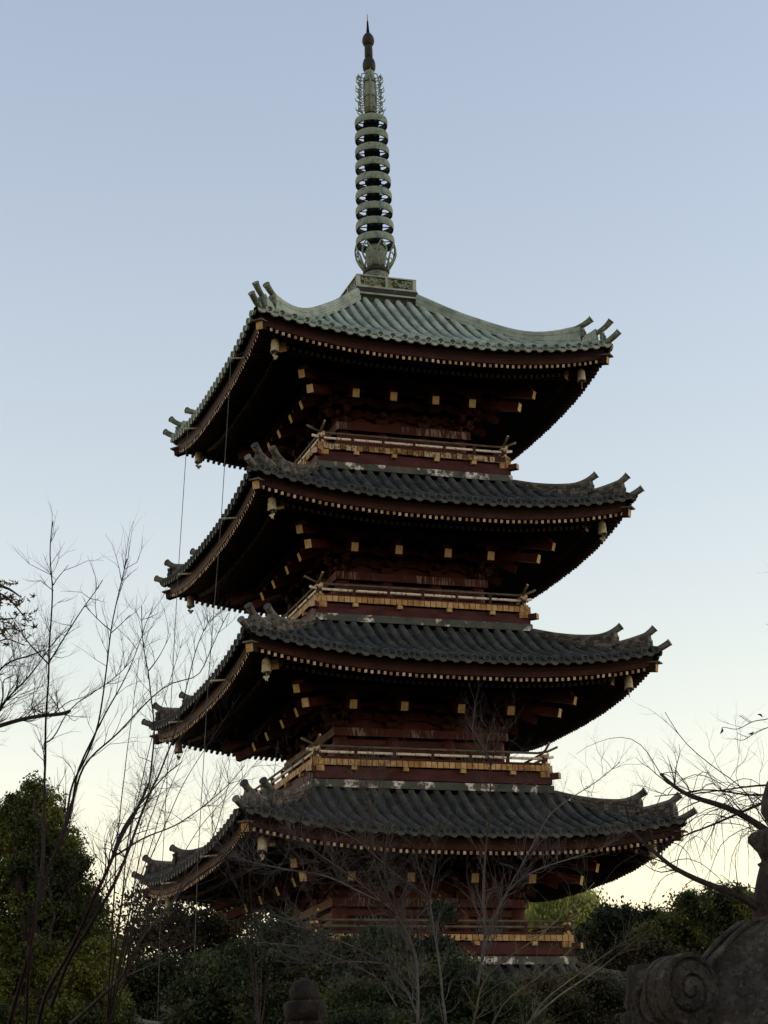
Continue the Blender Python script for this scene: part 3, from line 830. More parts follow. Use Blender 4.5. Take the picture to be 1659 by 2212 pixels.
# ------------------------------------------------------------------ stone lanterns
def volute(m, c, rad_dir, Rr, thick):
    """curled corner scroll: thick spiral-grooved disc whose axis is horizontal, square to rad_dir"""
    d = Vector(rad_dir).normalized(); axv = Vector((-d.y, d.x, 0)); up = Vector((0, 0, 1)); c = Vector(c)
    n = 72
    prof = [(0.002, .30), (.10, .30), (.14, .42), (.22, .42), (.24, .30), (.30, .28)]
    # rim with two raised bands
    rim = [(1.0, -.5), (1.03, -.47), (1.03, -.36), (.985, -.33), (.985, -.10), (1.02, -.07), (1.02, .07), (.985, .10), (.985, .33), (1.03, .36), (1.03, .47), (1.0, .5)]
    vs = []
    for r, t in rim:
        for q in range(n):
            a = 2*PI*q/n; vs.append(c+(d*math.cos(a)+up*math.sin(a)*1.06)*Rr*r+axv*thick*t)
    m.add(vs, [(i*n+q, i*n+(q+1) % n, (i+1)*n+(q+1) % n, (i+1)*n+q) for i in range(len(rim)-1) for q in range(n)], 0, False)
    # side faces: radial grid whose height follows a spiral groove
    for sg in (-1, 1):
        nr, na = 44, 96; vs = []
        for i in range(nr+1):
            r = i/nr
            for q in range(na):
                a = 2*PI*q/na
                turn = ((a/(2*PI)) + (r**.8)*2.6) % 1.0
                e = min(turn, 1-turn)
                hgt = -.12*math.exp(-(e/.09)**2) if .10 < r < .90 else 0.0
                hgt += .06*(1-r)
                vs.append(c+(d*math.cos(a*-1)+up*math.sin(a*-1)*1.06)*Rr*r*.995+axv*sg*thick*(.5+hgt))
        fs = []
        for i in range(nr):
            for q in range(na):
                f = (i*na+q, i*na+(q+1) % na, (i+1)*na+(q+1) % na, (i+1)*na+q)
                fs.append(f if sg > 0 else f[::-1])
        m.add(vs, fs, 0, True)

def lantern(name, label, base, a0, z_cap, R_cap, zs_):
    """big hexagonal lantern. zs_ = world heights of (volute centre, dome top, bowl bottom, bowl top, jewel centre)"""
    o = empty(name, (base.x, base.y, 0)); tag(o, label, 'stone lantern', 'stone lanterns in front of the pagoda')
    zv, zt, zb0, zb1, zj = zs_
    n = 6
    m = MB()
    nr, ns = 20, 72
    def capr(a, t):                                  # t 0 top .. 1 rim ; hexagon-ish radius with ridges at the corners
        k = ((a-a0) % (PI/3)); k = min(k, PI/3-k)
        hexr = math.cos(PI/6)/math.cos(PI/6-k)       # 1 at corners, .866 at mid sides
        return hexr
    top_r = .235
    def prof(t): return top_r+(R_cap-top_r)*t
    def pz(t): return zt-(zt-zv+.04)*(1-(1-t)**1.0)*(0.25+.95*t)/1.2 if t < 1 else zv-.04
    vs = []
    for i in range(nr+1):
        t = i/nr
        zz = zt-(zt-(zv+.01))*(t**1.35)
        for q in range(ns):
            a = a0+2*PI*q/ns; h = capr(a, t); r = prof(t)*(1+(h-1)*min(1, t*2.0))
            rid = .012*math.exp(-(min((a-a0) % (PI/3), PI/3-(a-a0) % (PI/3))/.06)**2)
            kk = min((a-a0) % (PI/3), PI/3-(a-a0) % (PI/3))
            low = .15*(1-math.exp(-(kk/.16)**2))*t**1.4
            vs.append((r*math.cos(a), r*math.sin(a), zz+rid-low))
    for q in range(ns):
        a = a0+2*PI*q/ns; h = capr(a, 1); r = R_cap*h; vs.append((r*math.cos(a), r*math.sin(a), zv-.24))
    for q in range(ns):
        a = a0+2*PI*q/ns; vs.append((.30*math.cos(a), .30*math.sin(a), zv-.28))
    rows = nr+3
    m.add(vs, [(i*ns+q, (i+1)*ns+q, (i+1)*ns+(q+1) % ns, i*ns+(q+1) % ns) for i in range(rows-1) for q in range(ns)], 0, True)
    for c in range(6):                                # raised twin ribs running down each corner
        a = a0+c*PI/3
        for off in (-.035, .035):
            P = []
            for i in range(nr+1):
                t = i/nr; r = prof(t)*(1+0*t); zz = zt-(zt-(zv+.01))*(t**1.35)
                P.append((r*math.cos(a)-off*math.sin(a), r*math.sin(a)+off*math.cos(a), zz+.012))
            m.tube(P, .010, 6)
    m.build('lantern_roof', [M['stone']], o)
    for c in range(6):
        a = a0+c*PI/3; m = MB()
        volute(m, (0, 0, 0), (math.cos(a), math.sin(a), 0), .107, .115)
        v = m.build('corner_scroll', [M['stone']], o); v.location = ((R_cap+.035)*math.cos(a), (R_cap+.035)*math.sin(a), zv)
    m = MB(); m.lathe([(.25, zt-.05), (.235, zt+.012), (.13, zt+.04), (.115, zb0-.04), (.15, zb0)], 24, wob=.02); m.build('neck', [M['stone']], o)
    m = MB(); m.lathe([(.10, zb0-.01), (.128, zb0+.0), (.145, zb0+(zb1-zb0)*.4), (.175, zb1-.02), (.175, zb1-.01), (.165, zb1), (.10, zb1+.005)], 40, wob=.03, seed=2); m.build('lotus_bowl', [M['stone']], o)
    m = MB(); m.lathe([(.07, zb1), (.10, zb1+.03), (.122, zj-.0), (.118, zj+.04), (.095, zj+.10), (.05, zj+.15), (.012, zj+.20)], 28, wob=.012, seed=3); m.build('jewel', [M['stone']], o)
    m = MB(); zb = zv-.28
    for c in range(6):
        a = a0+PI/6+c*PI/3
        m.box((.27*math.cos(a), .27*math.sin(a), zb-.22), (.06, .10, .44), Matrix.Rotation(a, 3, 'Z'))
        a = a0+c*PI/3; m.box((.28*math.cos(a), .28*math.sin(a), zb-.22), (.07, .07, .44), Matrix.Rotation(a, 3, 'Z'))
    m.lathe([(.30, zb-.03), (.30, zb+.02)], 6); m.lathe([(.30, zb-.46), (.30, zb-.42)], 6)
    m.build('fire_box', [M['stone']], o)
    m = MB(); m.lathe([(.50, zb-.46), (.52, zb-.58), (.40, zb-.68), (.24, zb-.76), (.20, zb-.78)][::-1], 24); m.build('platform', [M['stone']], o)
    m = MB(); m.lathe([(.30, 0.1), (.21, .3), (.19, .75), (.215, .8), (.19, .85), (.19, zb-.76)], 24)
    m.lathe([(.62, 0), (.62, .14), (.50, .2), (.32, .28)], 6); m.build('shaft', [M['stone']], o)
    return o

YL = 6.8
bz = at(1757, 2100, YL)
def zat(py, Y=YL, px=1745): return at(px, py, Y).z
lantern('stone_lantern', 'large lichen speckled stone lantern at the right edge with a curled corner scroll', bz, R(208), 0, .50,
        (zat(2152, YL, 1600), zat(2002), zat(1862), zat(1797), zat(1750)))

def small_lantern(label, px, Y, dz_top, sc_=1.0):
    p = at(px, 2112, Y); zt = p.z
    o = empty('stone_lantern', (p.x, p.y, 0)); tag(o, label, 'stone lantern', 'stone lanterns in front of the pagoda')
    k = sc_
    m = MB(); m.lathe([(.012*k, zt), (.05*k, zt-.012), (.115*k, zt-.05*k), (.155*k, zt-.12*k), (.16*k, zt-.20*k), (.13*k, zt-.25*k)][::-1], 24, wob=.02); m.build('jewel', [M['stone2']], o)
    m = MB(); m.lathe([(.12*k, zt-.46*k), (.19*k, zt-.44*k), (.225*k, zt-.36*k), (.23*k, zt-.27*k), (.20*k, zt-.245*k), (.10*k, zt-.24*k)], 16, wob=.06, seed=4); m.build('lotus_bowl', [M['stone2']], o)
    m = MB(); m.lathe([(.20*k, zt-.70*k), (.18*k, zt-.56*k), (.18*k, zt-.50*k), (.195*k, zt-.48*k), (.15*k, zt-.44*k)], 24); m.build('neck', [M['stone2']], o)
    m = MB(); m.lathe([(.62*k, zt-1.02*k), (.60*k, zt-.92*k), (.45*k, zt-.86*k), (.30*k, zt-.78*k), (.20*k, zt-.66*k)], 6, smooth=False); m.build('lantern_roof', [M['stone2']], o)
    m = MB(); m.lathe([(.26*k, zt-1.42*k), (.27*k, zt-1.02*k)], 6, smooth=False); m.build('fire_box', [M['stone2']], o)
    m = MB(); m.lathe([(.50, 0), (.5, .15), (.22, .3), (.18, .5), (.18, zt-1.6*k), (.4*k, zt-1.5*k), (.42*k, zt-1.42*k)], 16); m.build('shaft', [M['stone2']], o)
    return o
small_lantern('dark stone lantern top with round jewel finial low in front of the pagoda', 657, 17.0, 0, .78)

def cap_lantern():
    Y = 9.0; p = at(1392, 2084, Y); zt = p.z
    o = empty('stone_lantern', (p.x, p.y, 0)); tag(o, 'dark blocky stone lantern cap just left of the large scroll', 'stone lantern', 'stone lanterns in front of the pagoda')
    m = MB(); m.lathe([(.02, zt+.002), (.072, zt-.004), (.078, zt-.02), (.085, zt-.10), (.10, zt-.17), (.085, zt-.20)][::-1], 12, wob=.06); m.build('jewel', [M['stone2']], o)
    m = MB(); m.lathe([(.12, zt-.28), (.125, zt-.22), (.09, zt-.19)], 16, wob=.03); m.build('collar', [M['stone2']], o)
    m = MB(); m.lathe([(.48, zt-.60), (.46, zt-.52), (.30, zt-.44), (.12, zt-.27)], 6, smooth=False); m.build('lantern_roof', [M['stone2']], o)
    m = MB(); m.lathe([(.22, zt-1.0), (.22, zt-.60)], 6, smooth=False); m.build('fire_box', [M['stone2']], o)
    m = MB(); m.lathe([(.40, 0), (.40, .12), (.16, .25), (.15, zt-1.1), (.3, zt-1.05), (.3, zt-1.0)], 16); m.build('shaft', [M['stone2']], o)
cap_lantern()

# ------------------------------------------------------------------ vegetation helpers
def leaves(name, mats, parent, lumps, n, size, seed, clump=.22, per=45, aspect=.55, loc=(0, 0, 0), droop=0.0):
    """many leaf-sized quads gathered in clusters near the surface of overlapping lumps. lumps: (cx,cy,cz,rx,ry,rz,weight)"""
    rg = np.random.default_rng(seed); r0 = random.Random(seed+99)
    sub = []
    for l in lumps:                                   # break every lump into smaller uneven boughs
        wt0 = l[6] if len(l) > 6 else l[3]*l[5]
        sub.append((*l[:3], l[3]*.62, l[4]*.62, l[5]*.62, wt0*.35))
        for _ in range(13):
            v = Vector((r0.gauss(0, 1), r0.gauss(0, 1), r0.gauss(0, 1))).normalized(); q = r0.uniform(.14, .42); h_ = 1.05-q*.75
            sub.append((l[0]+v.x*l[3]*h_, l[1]+v.y*l[4]*h_, l[2]+v.z*l[5]*h_, l[3]*q, l[4]*q, l[5]*q*r0.uniform(.7, 1.2), wt0*.055*r0.uniform(.4, 1.5)))
    lumps = sub
    lp = np.array([l[:6] for l in lumps], float); wt = np.array([l[6] if len(l) > 6 else l[3]*l[5] for l in lumps], float); wt /= wt.sum()
    nc = max(4, n//per)
    li = rg.choice(len(lumps), nc, p=wt)
    d = rg.normal(size=(nc, 3)); d /= np.linalg.norm(d, axis=1)[:, None]
    rad = rg.uniform(.40, 1.0, nc)**.5
    stray = rg.random(nc) < .14; rad = np.where(stray, rg.uniform(1.0, 1.3, nc), rad)
    cc = lp[li, :3]+d*rad[:, None]*lp[li, 3:6]
    ci = rg.integers(0, nc, n)
    csz = clump*rg.uniform(.5, 1.4, nc)
    off = rg.normal(size=(n, 3))*csz[ci][:, None]*np.array([1, 1, .6])
    P = cc[ci]+off; P[:, 2] -= droop*np.abs(rg.normal(size=n))
    P[:, 2] = np.maximum(P[:, 2], .05)
    a = rg.normal(size=(n, 3)); a /= np.linalg.norm(a, axis=1)[:, None]
    if droop: a = a*np.array([.25, .25, 1]); a /= np.linalg.norm(a, axis=1)[:, None]
    b = rg.normal(size=(n, 3)); b -= a*(a*b).sum(1)[:, None]; b /= np.linalg.norm(b, axis=1)[:, None]
    s = size*rg.uniform(.6, 1.3, n)[:, None]
    V = np.stack([P-a*s, P+b*s*aspect, P+a*s, P-b*s*aspect], 1).reshape(-1, 3)-np.array(loc)
    me = bpy.data.meshes.new(name); me.vertices.add(4*n); me.vertices.foreach_set('co', V.ravel())
    me.loops.add(4*n); me.loops.foreach_set('vertex_index', np.arange(4*n, dtype=np.int32))
    me.polygons.add(n); me.polygons.foreach_set('loop_start', np.arange(0, 4*n, 4, dtype=np.int32))
    me.materials.append(mats); me.update(calc_edges=True)
    return link(bpy.data.objects.new(name, me), parent)

def limb_path(a, b, rr, wob=.06, n=8):
    a = Vector(a); b = Vector(b); L = (b-a).length; P = []
    o1 = Vector((rr.uniform(-1, 1), rr.uniform(-1, 1), rr.uniform(-.3, .6)))*L*wob*2
    for i in range(n+1):
        t = i/n; P.append(a.lerp(b, t)+o1*math.sin(t*PI)+Vector((rr.uniform(-1, 1), rr.uniform(-1, 1), rr.uniform(-1, 1)))*L*wob*.25*(0 < i < n))
    return P

def leafy_tree(name, label, cat, group, x, y, lumps, n, size, seed, leafm, barkm=None, clump=.22, trunk_r=.16, **kw):
    rr = random.Random(seed)
    o = empty(name, (x, y, 0)); tag(o, label, cat, group)
    barkm = barkm or M['bark']
    ztop = max(l[2] for l in lumps); zlow = min(l[2]-l[5]*.6 for l in lumps)
    m = MB(); P = limb_path((0, 0, -.1), (rr.uniform(-.2, .2), rr.uniform(-.2, .2), ztop*.9), rr, .03, 10)
    m.tube(P, [trunk_r*(1-.8*i/10) for i in range(11)], 8)
    for l in lumps:
        t = min(.85, max(.15, (l[2]-l[5])/max(ztop, .1))); s0 = P[int(t*10)]
        e = Vector((l[0]-x, l[1]-y, l[2]+l[5]*.5))
        q = limb_path(s0, e, rr, .08, 7); m.tube(q, [trunk_r*.42*(1-.85*i/7)+.006 for i in range(8)], 6)
        for _ in range(5):
            e2 = Vector((l[0]-x+rr.uniform(-1, 1)*l[3]*.8, l[1]-y+rr.uniform(-1, 1)*l[4]*.8, l[2]+rr.uniform(-.6, 1)*l[5]*.8))
            q2 = limb_path(q[rr.randint(2, 6)], e2, rr, .1, 5); m.tube(q2, [trunk_r*.15*(1-.85*i/5)+.004 for i in range(6)], 4)
    m.build('trunk', [barkm], o)
    leaves('crown', leafm, o, lumps, n, size, seed, clump, loc=(x, y, 0), **kw)
    return o

def lump_px(px, py, Y, rx_px, ry_px, ry=None, wt=None):
    """a foliage lump by photo position at distance Y; radii in photo px"""
    p = at(px, py, Y); k = Y/F_PX*1.05
    r = rx_px*k; l = (p.x, p.y, p.z, r, ry or r, ry_px*k)
    return l + ((wt if wt else rx_px*ry_px),)

# ---- leafy trees behind and around
def T(name, label, cat, group, px, Y, lps, n, size, seed, leafm, **kw):
    p = at(px, 2212, Y)
    L = [lump_px(l[0], l[1], Y+(l[4] if len(l) > 4 else 0), l[2], l[3]) for l in lps]
    tot = sum(l[6] for l in L); low = sorted(L, key=lambda l: l[2])[:4]      # boughs continue down to the ground, below the frame
    for q, l in enumerate(low):
        zz = min(l[2]*.45, 2.2); r = max(l[3], 1.0)
        L.append((l[0], l[1]+(.3 if q % 2 else -.3), zz, r*1.1, r*1.1, zz*.95, tot*.055))
    return leafy_tree(name, label, cat, group, p.x, p.y, L, int(n*1.15), size, seed, leafm, **kw)

T('evergreen_tree', 'tall dense yellowish green evergreen at the left edge behind bare stems', 'tree', None, 60, 30,
  [(75, 1712, 22, 34), (100, 1740, 26, 36), (50, 1750, 34, 40), (115, 1790, 36, 44), (70, 1800, 60, 50), (20, 1790, 50, 55), (140, 1830, 36, 38), (150, 1870, 44, 40), (95, 1870, 70, 60),
   (30, 1880, 70, 70), (170, 1920, 42, 40), (185, 1965, 42, 42), (130, 1950, 70, 60), (50, 1970, 90, 80), (195, 2020, 42, 44), (150, 2050, 80, 70), (205, 2070, 46, 50), (70, 2080, 110, 90),
   (215, 2125, 50, 50), (150, 2150, 100, 80), (225, 2190, 60, 50), (60, 2200, 130, 90), (0, 2100, 80, 90)],
  240000, .026, 1, M['leaf_yew'], clump=.07, trunk_r=.25)
G1 = 'thin broadleaf trees beyond the left of the pagoda'
T('broadleaf_tree', 'sparse brownish tree with sky gaps beneath the lowest left roof corner', 'tree', G1, 420, 62,
  [(330, 1965, 60, 35), (420, 1985, 80, 45), (510, 1985, 60, 45), (290, 2030, 45, 50), (390, 2050, 90, 40), (490, 2030, 70, 45)],
  11000, .075, 2, M['leaf_brown'], clump=.30, trunk_r=.22, per=18)
T('broadleaf_tree', 'denser green tree low behind the bare stems left of the pagoda', 'tree', G1, 330, 58,
  [(300, 2110, 70, 50), (400, 2120, 90, 50), (500, 2120, 90, 45), (250, 2180, 90, 60), (430, 2200, 130, 60)],
  65000, .055, 3, M['leaf_mid'], clump=.18)
G2 = 'dark evergreens around the foot of the pagoda'
T('evergreen_tree', 'dark green evergreen mound left of the lowest balcony', 'tree', G2, 590, 34,
  [(600, 2010, 38, 40), (560, 2070, 60, 40), (650, 2070, 60, 50), (500, 2120, 80, 60), (600, 2130, 120, 80), (560, 2210, 150, 70), (430, 2180, 70, 60)],
  75000, .038, 4, M['leaf_dark'], clump=.11)
T('evergreen_tree', 'dark evergreen hiding the middle of the lowest balcony', 'tree', G2, 860, 35,
  [(850, 2045, 65, 38), (800, 2070, 70, 45), (920, 2065, 60, 42), (952, 1975, 26, 20), (900, 2125, 120, 55)],
  42000, .036, 5, M['leaf_dark'], clump=.11)
T('shrub', 'broad dark shrub with pale twigs at the bottom centre', 'shrub', None, 900, 22,
  [(780, 2170, 80, 40), (880, 2150, 70, 45), (960, 2130, 60, 50), (1040, 2165, 80, 45), (850, 2225, 220, 55), (1080, 2215, 130, 45)],
  80000, .022, 6, M['leaf_mid'], clump=.08, trunk_r=.06)
T('shrub', 'brownish olive shrub at the bottom right before the low roof', 'shrub', None, 1210, 24,
  [(1160, 2160, 90, 40), (1250, 2155, 80, 38), (1320, 2180, 60, 45), (1200, 2220, 180, 50)],
  80000, .024, 7, M['leaf_brown'], clump=.08, trunk_r=.06)
T('willow_tree', 'pale lime green drooping tree showing between lowest eaves and balcony', 'tree', None, 1210, 66,
  [(1180, 1960, 60, 55), (1240, 1950, 55, 45), (1290, 1980, 35, 30), (1160, 2040, 70, 50), (1240, 2040, 60, 50)],
  60000, .06, 8, M['leaf_light'], clump=.20, droop=.5)
G3 = 'dark broadleaf trees beyond the right of the pagoda'
T('broadleaf_tree', 'dark green tree right of the lowest balcony', 'tree', G3, 1340, 56,
  [(1330, 1990, 45, 35), (1300, 2040, 60, 45), (1390, 1995, 40, 32), (1380, 2050, 70, 45), (1340, 2100, 110, 50)],
  65000, .055, 9, M['leaf_dark'], clump=.15)
T('broadleaf_tree', 'yellow green tree behind the large lantern scroll', 'tree', G3, 1530, 54,
  [(1520, 1965, 55, 38), (1570, 1950, 50, 30), (1480, 2000, 50, 40), (1560, 2020, 75, 50), (1490, 2070, 70, 50), (1600, 2000, 50, 50), (1600, 2080, 60, 50), (1440, 2010, 40, 30)],
  75000, .052, 10, M['leaf_gold'], clump=.14)
T('broadleaf_tree', 'olive tree low between the dark tree and the lantern scroll', 'tree', G3, 1440, 50,
  [(1400, 2090, 80, 40), (1450, 2110, 80, 40), (1300, 2110, 60, 30), (1350, 2130, 120, 40)],
  50000, .05, 11, M['leaf_brown'], clump=.14)

# ---- bare trees
def jig(px, py):                                     # smooth depth wander so that stems are truly spread in depth
    return .9*math.sin(px/70.0+1.3)+.7*math.sin(py/120.0+px/210.0)

def px_path(pts, Y, rr, sub=5, wob=1.5, jg=1.0):
    P = []
    for (a, b) in zip(pts, pts[1:]):
        L = math.hypot(b[0]-a[0], b[1]-a[1]); n = max(2, int(L/22))
        for i in range(n):
            t = i/n; x = a[0]+(b[0]-a[0])*t; y = a[1]+(b[1]-a[1])*t
            if i: x += rr.uniform(-wob, wob); y += rr.uniform(-wob, wob)
            P.append(at(x, y, Y+jg*jig(x, y)*Y/14.0))
    x, y = pts[-1]; P.append(at(x, y, Y+jg*jig(x, y)*Y/14.0))
    # light smoothing
    for _ in range(2):
        P = [P[0]]+[(P[i-1]+P[i]*2+P[i+1])/4 for i in range(1, len(P)-1)]+[P[-1]]
    return P

def twig(m, p, d, L, r, depth, rr, up=.15, mi=0, spread=.6):
    n = max(3, int(5*L/.35)) if depth else 4
    n = min(n, 9)
    P = [p.copy()]; d = d.normalized(); q = p.copy()
    for i in range(n):
        d = (d+Vector((rr.gauss(0, .2), rr.gauss(0, .2), rr.gauss(0, .2)+up*.25))).normalized()
        q = q+d*(L/n); P.append(q.copy())
    rad = [r*(1-.75*i/n) for i in range(n+1)]
    m.tube(P, rad, 4 if r < .006 else 6, mi, cap=False)
    if depth > 0:
        k = rr.randint(2, 4)
        for _ in range(k):
            i = rr.randint(1, n-1)
            e = (P[i+1]-P[i]).normalized()
            side = Vector((rr.gauss(0, 1), rr.gauss(0, 1)*.7, rr.gauss(0, .7)))
            e = (e+side.normalized()*spread*rr.uniform(.6, 1.3)+Vector((0, 0, up))).normalized()
            twig(m, P[i], e, L*rr.uniform(.35, .65), rad[i]*.65, depth-1, rr, up, mi, spread)

def bare_tree(label, Y, stems, seed, barkm, base=None, twig_len=.45, dens=1.0, depth=2, up=.25, name='bare_tree', group=None, tw=.0022, trunk_w=None, twm=None, wob=2.6, jg=1.0):
    """stems: (pixel path from root to tip, width_px root, width_px tip)"""
    rr = random.Random(seed); k = Y/F_PX
    b = at(base, 2212, Y) if base is not None else at(stems[0][0][0][0], 2212, Y)
    o = empty(name, (b.x, b.y, 0)); tag(o, label, 'tree', group)
    inv = Vector((b.x, b.y, 0))
    tr = MB(); lb = MB(); tws = MB()
    for (pts, w0, w1, *opt) in stems:
        P = px_path(pts, Y, rr, wob=wob, jg=jg)
        n = len(P)-1
        if pts[0][1] >= 2200 or (opt and opt[0] == 'root'):            # continue to the ground
            g0 = Vector((b.x+rr.uniform(-.12, .12), b.y+rr.uniform(-.12, .12), -.05)); e = P[0]
            G = [g0.lerp(e, i/6)+Vector((0, 0, 0)) for i in range(6)]
            rg = w0*k*.5
            tr.tube([p-inv for p in G+[e]], [rg*1.5-(rg*.5)*i/6 for i in range(7)], 7)
        rad = [(w0+(w1-w0)*(i/n)**.8)*k*.5 for i in range(n+1)]
        lb.tube([p-inv for p in P], rad, 6)
        L = sum((P[i+1]-P[i]).length for i in range(n))
        nt_ = int(dens*L*7)
        for _ in range(nt_):
            i = min(n-1, int(n*(rr.random()**.75)))
            if rr.random() < .06: i = rr.randint(max(0, n-3), n-1)
            e = (P[i+1]-P[i]).normalized()
            e = (e*.9+Vector((rr.gauss(0, 1), rr.gauss(0, .6), rr.gauss(0, .6))).normalized()*.75+Vector((0, 0, up))).normalized()
            twig(tws, P[i]-inv, e, twig_len*rr.uniform(.4, 1.2), max(tw, rad[i]*.40) if rad[i]*.4 < tw*2.5 else tw*2.2, depth, rr, up)
    if tr.v: tr.build('trunk', [barkm], o)
    lb.build('limbs', [barkm], o)
    if tws.v: tws.build('crown', [twm or barkm], o)
    return o

def zp(o, s, pts): return [(o[0]+x*s, o[1]+y*s) for x, y in pts]
def za(pts): return zp((0, 1097.2), .2976, pts)       # helpers that read positions measured on enlarged crops of the photo
def zl(pts): return zp((0, 1645.8), .3307, pts)
def zc2(pts): return zp((493.7, 1645.8), .3307, pts)
def zd(pts): return zp((1042.4, 1645.8), .3717, pts)
def zb6(pts): return zp((823, 1289), .4134, pts)

s1 = zl([(60,1712), (120,1500), (190,1250), (240,1000), (270,720), (285,470), (290,200), (300,0)])+za([(328,1700), (335,1500), (352,1200), (350,1000), (380,720), (387,560), (357,420), (360,250), (385,95)])
s2 = zl([(170,1712), (200,1150), (250,950), (300,740), (380,560), (430,420), (470,130)])+za([(600,1870), (700,1640), (745,1400), (775,1150), (805,890), (840,720), (885,520), (920,370)])
s3 = za([(350,1130), (370,1110), (480,920), (600,720), (745,525)])
s3b = za([(350,1130), (260,1040), (180,950), (120,850), (60,760)])
s3c = za([(387,560), (430,490), (495,415)])
s3d = za([(387,600), (350,570), (307,540)])
s3e = za([(805,890), (700,800), (620,715)]); s3f = za([(808,905), (870,860), (945,775)])
s3g = za([(340,1700), (380,1680), (440,1570), (470,1500), (560,1400), (700,1330), (850,1230), (960,1100)])
bare_tree('bare purple brown sapling with tall straight shoots at the far left', 12.0,
          [(s1, 11, 2.0, 'root'), (s2, 9, 1.8, 'root'), (s3, 5, 1.5), (s3b, 4, 1.5), (s3c, 2.6, 1.2), (s3d, 2.2, 1.0), (s3e, 2.4, 1.2), (s3f, 2.4, 1.2), (s3g, 4, 1.5)],
          21, M['bark_red'], base=70, twig_len=.26, dens=1.2, depth=1, up=.3, tw=.0021)
s4 = zl([(250,1712), (300,1500), (440,1280), (520,1100), (620,860), (680,760), (735,620), (820,430), (890,330), (960,150)])+za([(1080,2028), (1100,1850), (1130,1640), (1100,1420), (1080,1180), (1030,930), (1028,715)])
s4b = za([(1030,930), (1060,830), (1108,725)])
s5 = zl([(330,1600), (450,1290), (600,1050), (750,800), (830,620), (900,400), (1000,150)])+za([(1130,2000), (1250,1700), (1330,1400), (1380,1200), (1410,1060), (1480,880), (1540,780)])
s6 = zl([(300,740), (420,430)])+za([(600,1870), (700,1760), (800,1690), (930,1560), (1100,1370), (1250,1250), (1420,1250), (1480,1150), (1580,900), (1659,760)])
s7 = zl([(380,560), (460,330)])+za([(560,1900), (690,1640), (760,1500), (880,1300), (960,1130), (1030,930)])
s8 = za([(1080,1180), (1160,1080), (1240,910)])
s9 = zl([(735,620), (800,590), (900,510), (1030,455), (1130,430), (1260,340), (1370,250), (1500,150), (1600,20)])
s10 = zl([(735,625), (780,480), (850,350), (960,220), (1100,60), (1190,0)])
bare_tree('bare dark tree with many arching stems leaning over the left roof corners', 13.0,
          [(s4, 11, 1.8, 'root'), (s4b, 2.4, 1.2), (s5, 10, 1.8), (s6, 7, 1.6), (s7, 7, 1.6), (s8, 3, 1.2), (s9, 5, 1.5), (s10, 7, 2)],
          22, M['bark_red'], base=120, twig_len=.34, dens=1.05, depth=2, up=.3, tw=.0021)
s11 = zl([(460,1712), (700,1500), (820,1400), (860,1270), (930,1130), (1100,960), (1180,830), (1350,700), (1480,640), (1560,510), (1659,330)])
s12 = zl([(820,1400), (840,1200), (890,1000), (960,850), (1000,640)])
s13 = zl([(820,1400), (950,1340), (1100,1290), (1250,1200)])
s14 = zl([(1100,960), (1200,760), (1330,640), (1400,480), (1480,200)])
bare_tree('bare grey brown tree low left with a limb reaching up under the lowest roof', 14.0,
          [(s11, 9, 2, 'root'), (s12, 5, 1.6), (s13, 4, 1.6), (s14, 3.5, 1.5)], 23, M['bark'], base=60, twig_len=.42, dens=1.1, depth=2, up=.15, tw=.002)
# twiggy tree entering from the left edge
h1 = za([(-500,2300), (-350,1750), (-60,1600), (0,1578), (90,1550), (180,1528), (330,1505), (460,1500), (505,1475)])
h2 = za([(-350,1750), (-200,1400), (-40,1220), (0,1170), (60,1120), (150,1090), (250,1060), (330,1030)])
h3 = za([(-60,1600), (0,1460), (80,1350), (170,1270), (290,1120), (345,1030), (480,870)])
h4 = za([(-200,1400), (-100,1100), (0,930), (90,960), (180,1000)])
h5 = za([(-60,1600), (40,1380), (0,1240), (60,1240), (110,1210)])
bare_tree('dark fine twigged tree whose limb ends in a knot at the left edge', 17.0,
          [(h1, 15, 8, 'root'), (h2, 8, 2.5), (h3, 7, 1.5), (h4, 6, 2), (h5, 5, 2)], 24, M['bark'], base=-120, twig_len=.55, dens=1.9, depth=3, up=.22, tw=.0024, wob=2.5)
def fan(label, Y, root, tips, seed, barkm, w=(8, 1.3), **kw):
    rr = random.Random(seed); st = []
    for (x, y) in tips:
        mid = root[0]+(x-root[0])*.32+rr.uniform(-12, 12), root[1]+(y-root[1])*.5
        m2 = root[0]+(x-root[0])*.62+rr.uniform(-12, 12), root[1]+(y-root[1])*.75
        st.append(([root, mid, m2, (x, y)], w[0]*rr.uniform(.7, 1.1), w[1], 'root'))
    return bare_tree(label, Y, st, seed, barkm, base=root[0], **kw)
fan('fine twigged grey tree in the sky left of the lower roofs', 24.0, (230, 2230),
    [(300, 1420), (395, 1380), (470, 1420), (520, 1500), (410, 1600), (350, 1640), (560, 1640)], 61, M['bark'], (4.5, 1.0), twig_len=.8, dens=.38, depth=2, up=.18, tw=.0024)
fan('low twiggy tree in front of the lowest left eaves', 26.0, (560, 2240),
    [(440, 1700), (520, 1640), (600, 1600), (680, 1640), (500, 1780)], 62, M['bark'], (4, 1.0), twig_len=.7, dens=.6, depth=2, up=.15, tw=.0026)
h6 = za([(460,1500), (520,1420), (560,1330), (620,1260)]); h7 = za([(470,1490), (560,1420), (640,1330), (750,1290)]); h8 = za([(300,1510), (330,1400), (300,1300), (360,1200)])
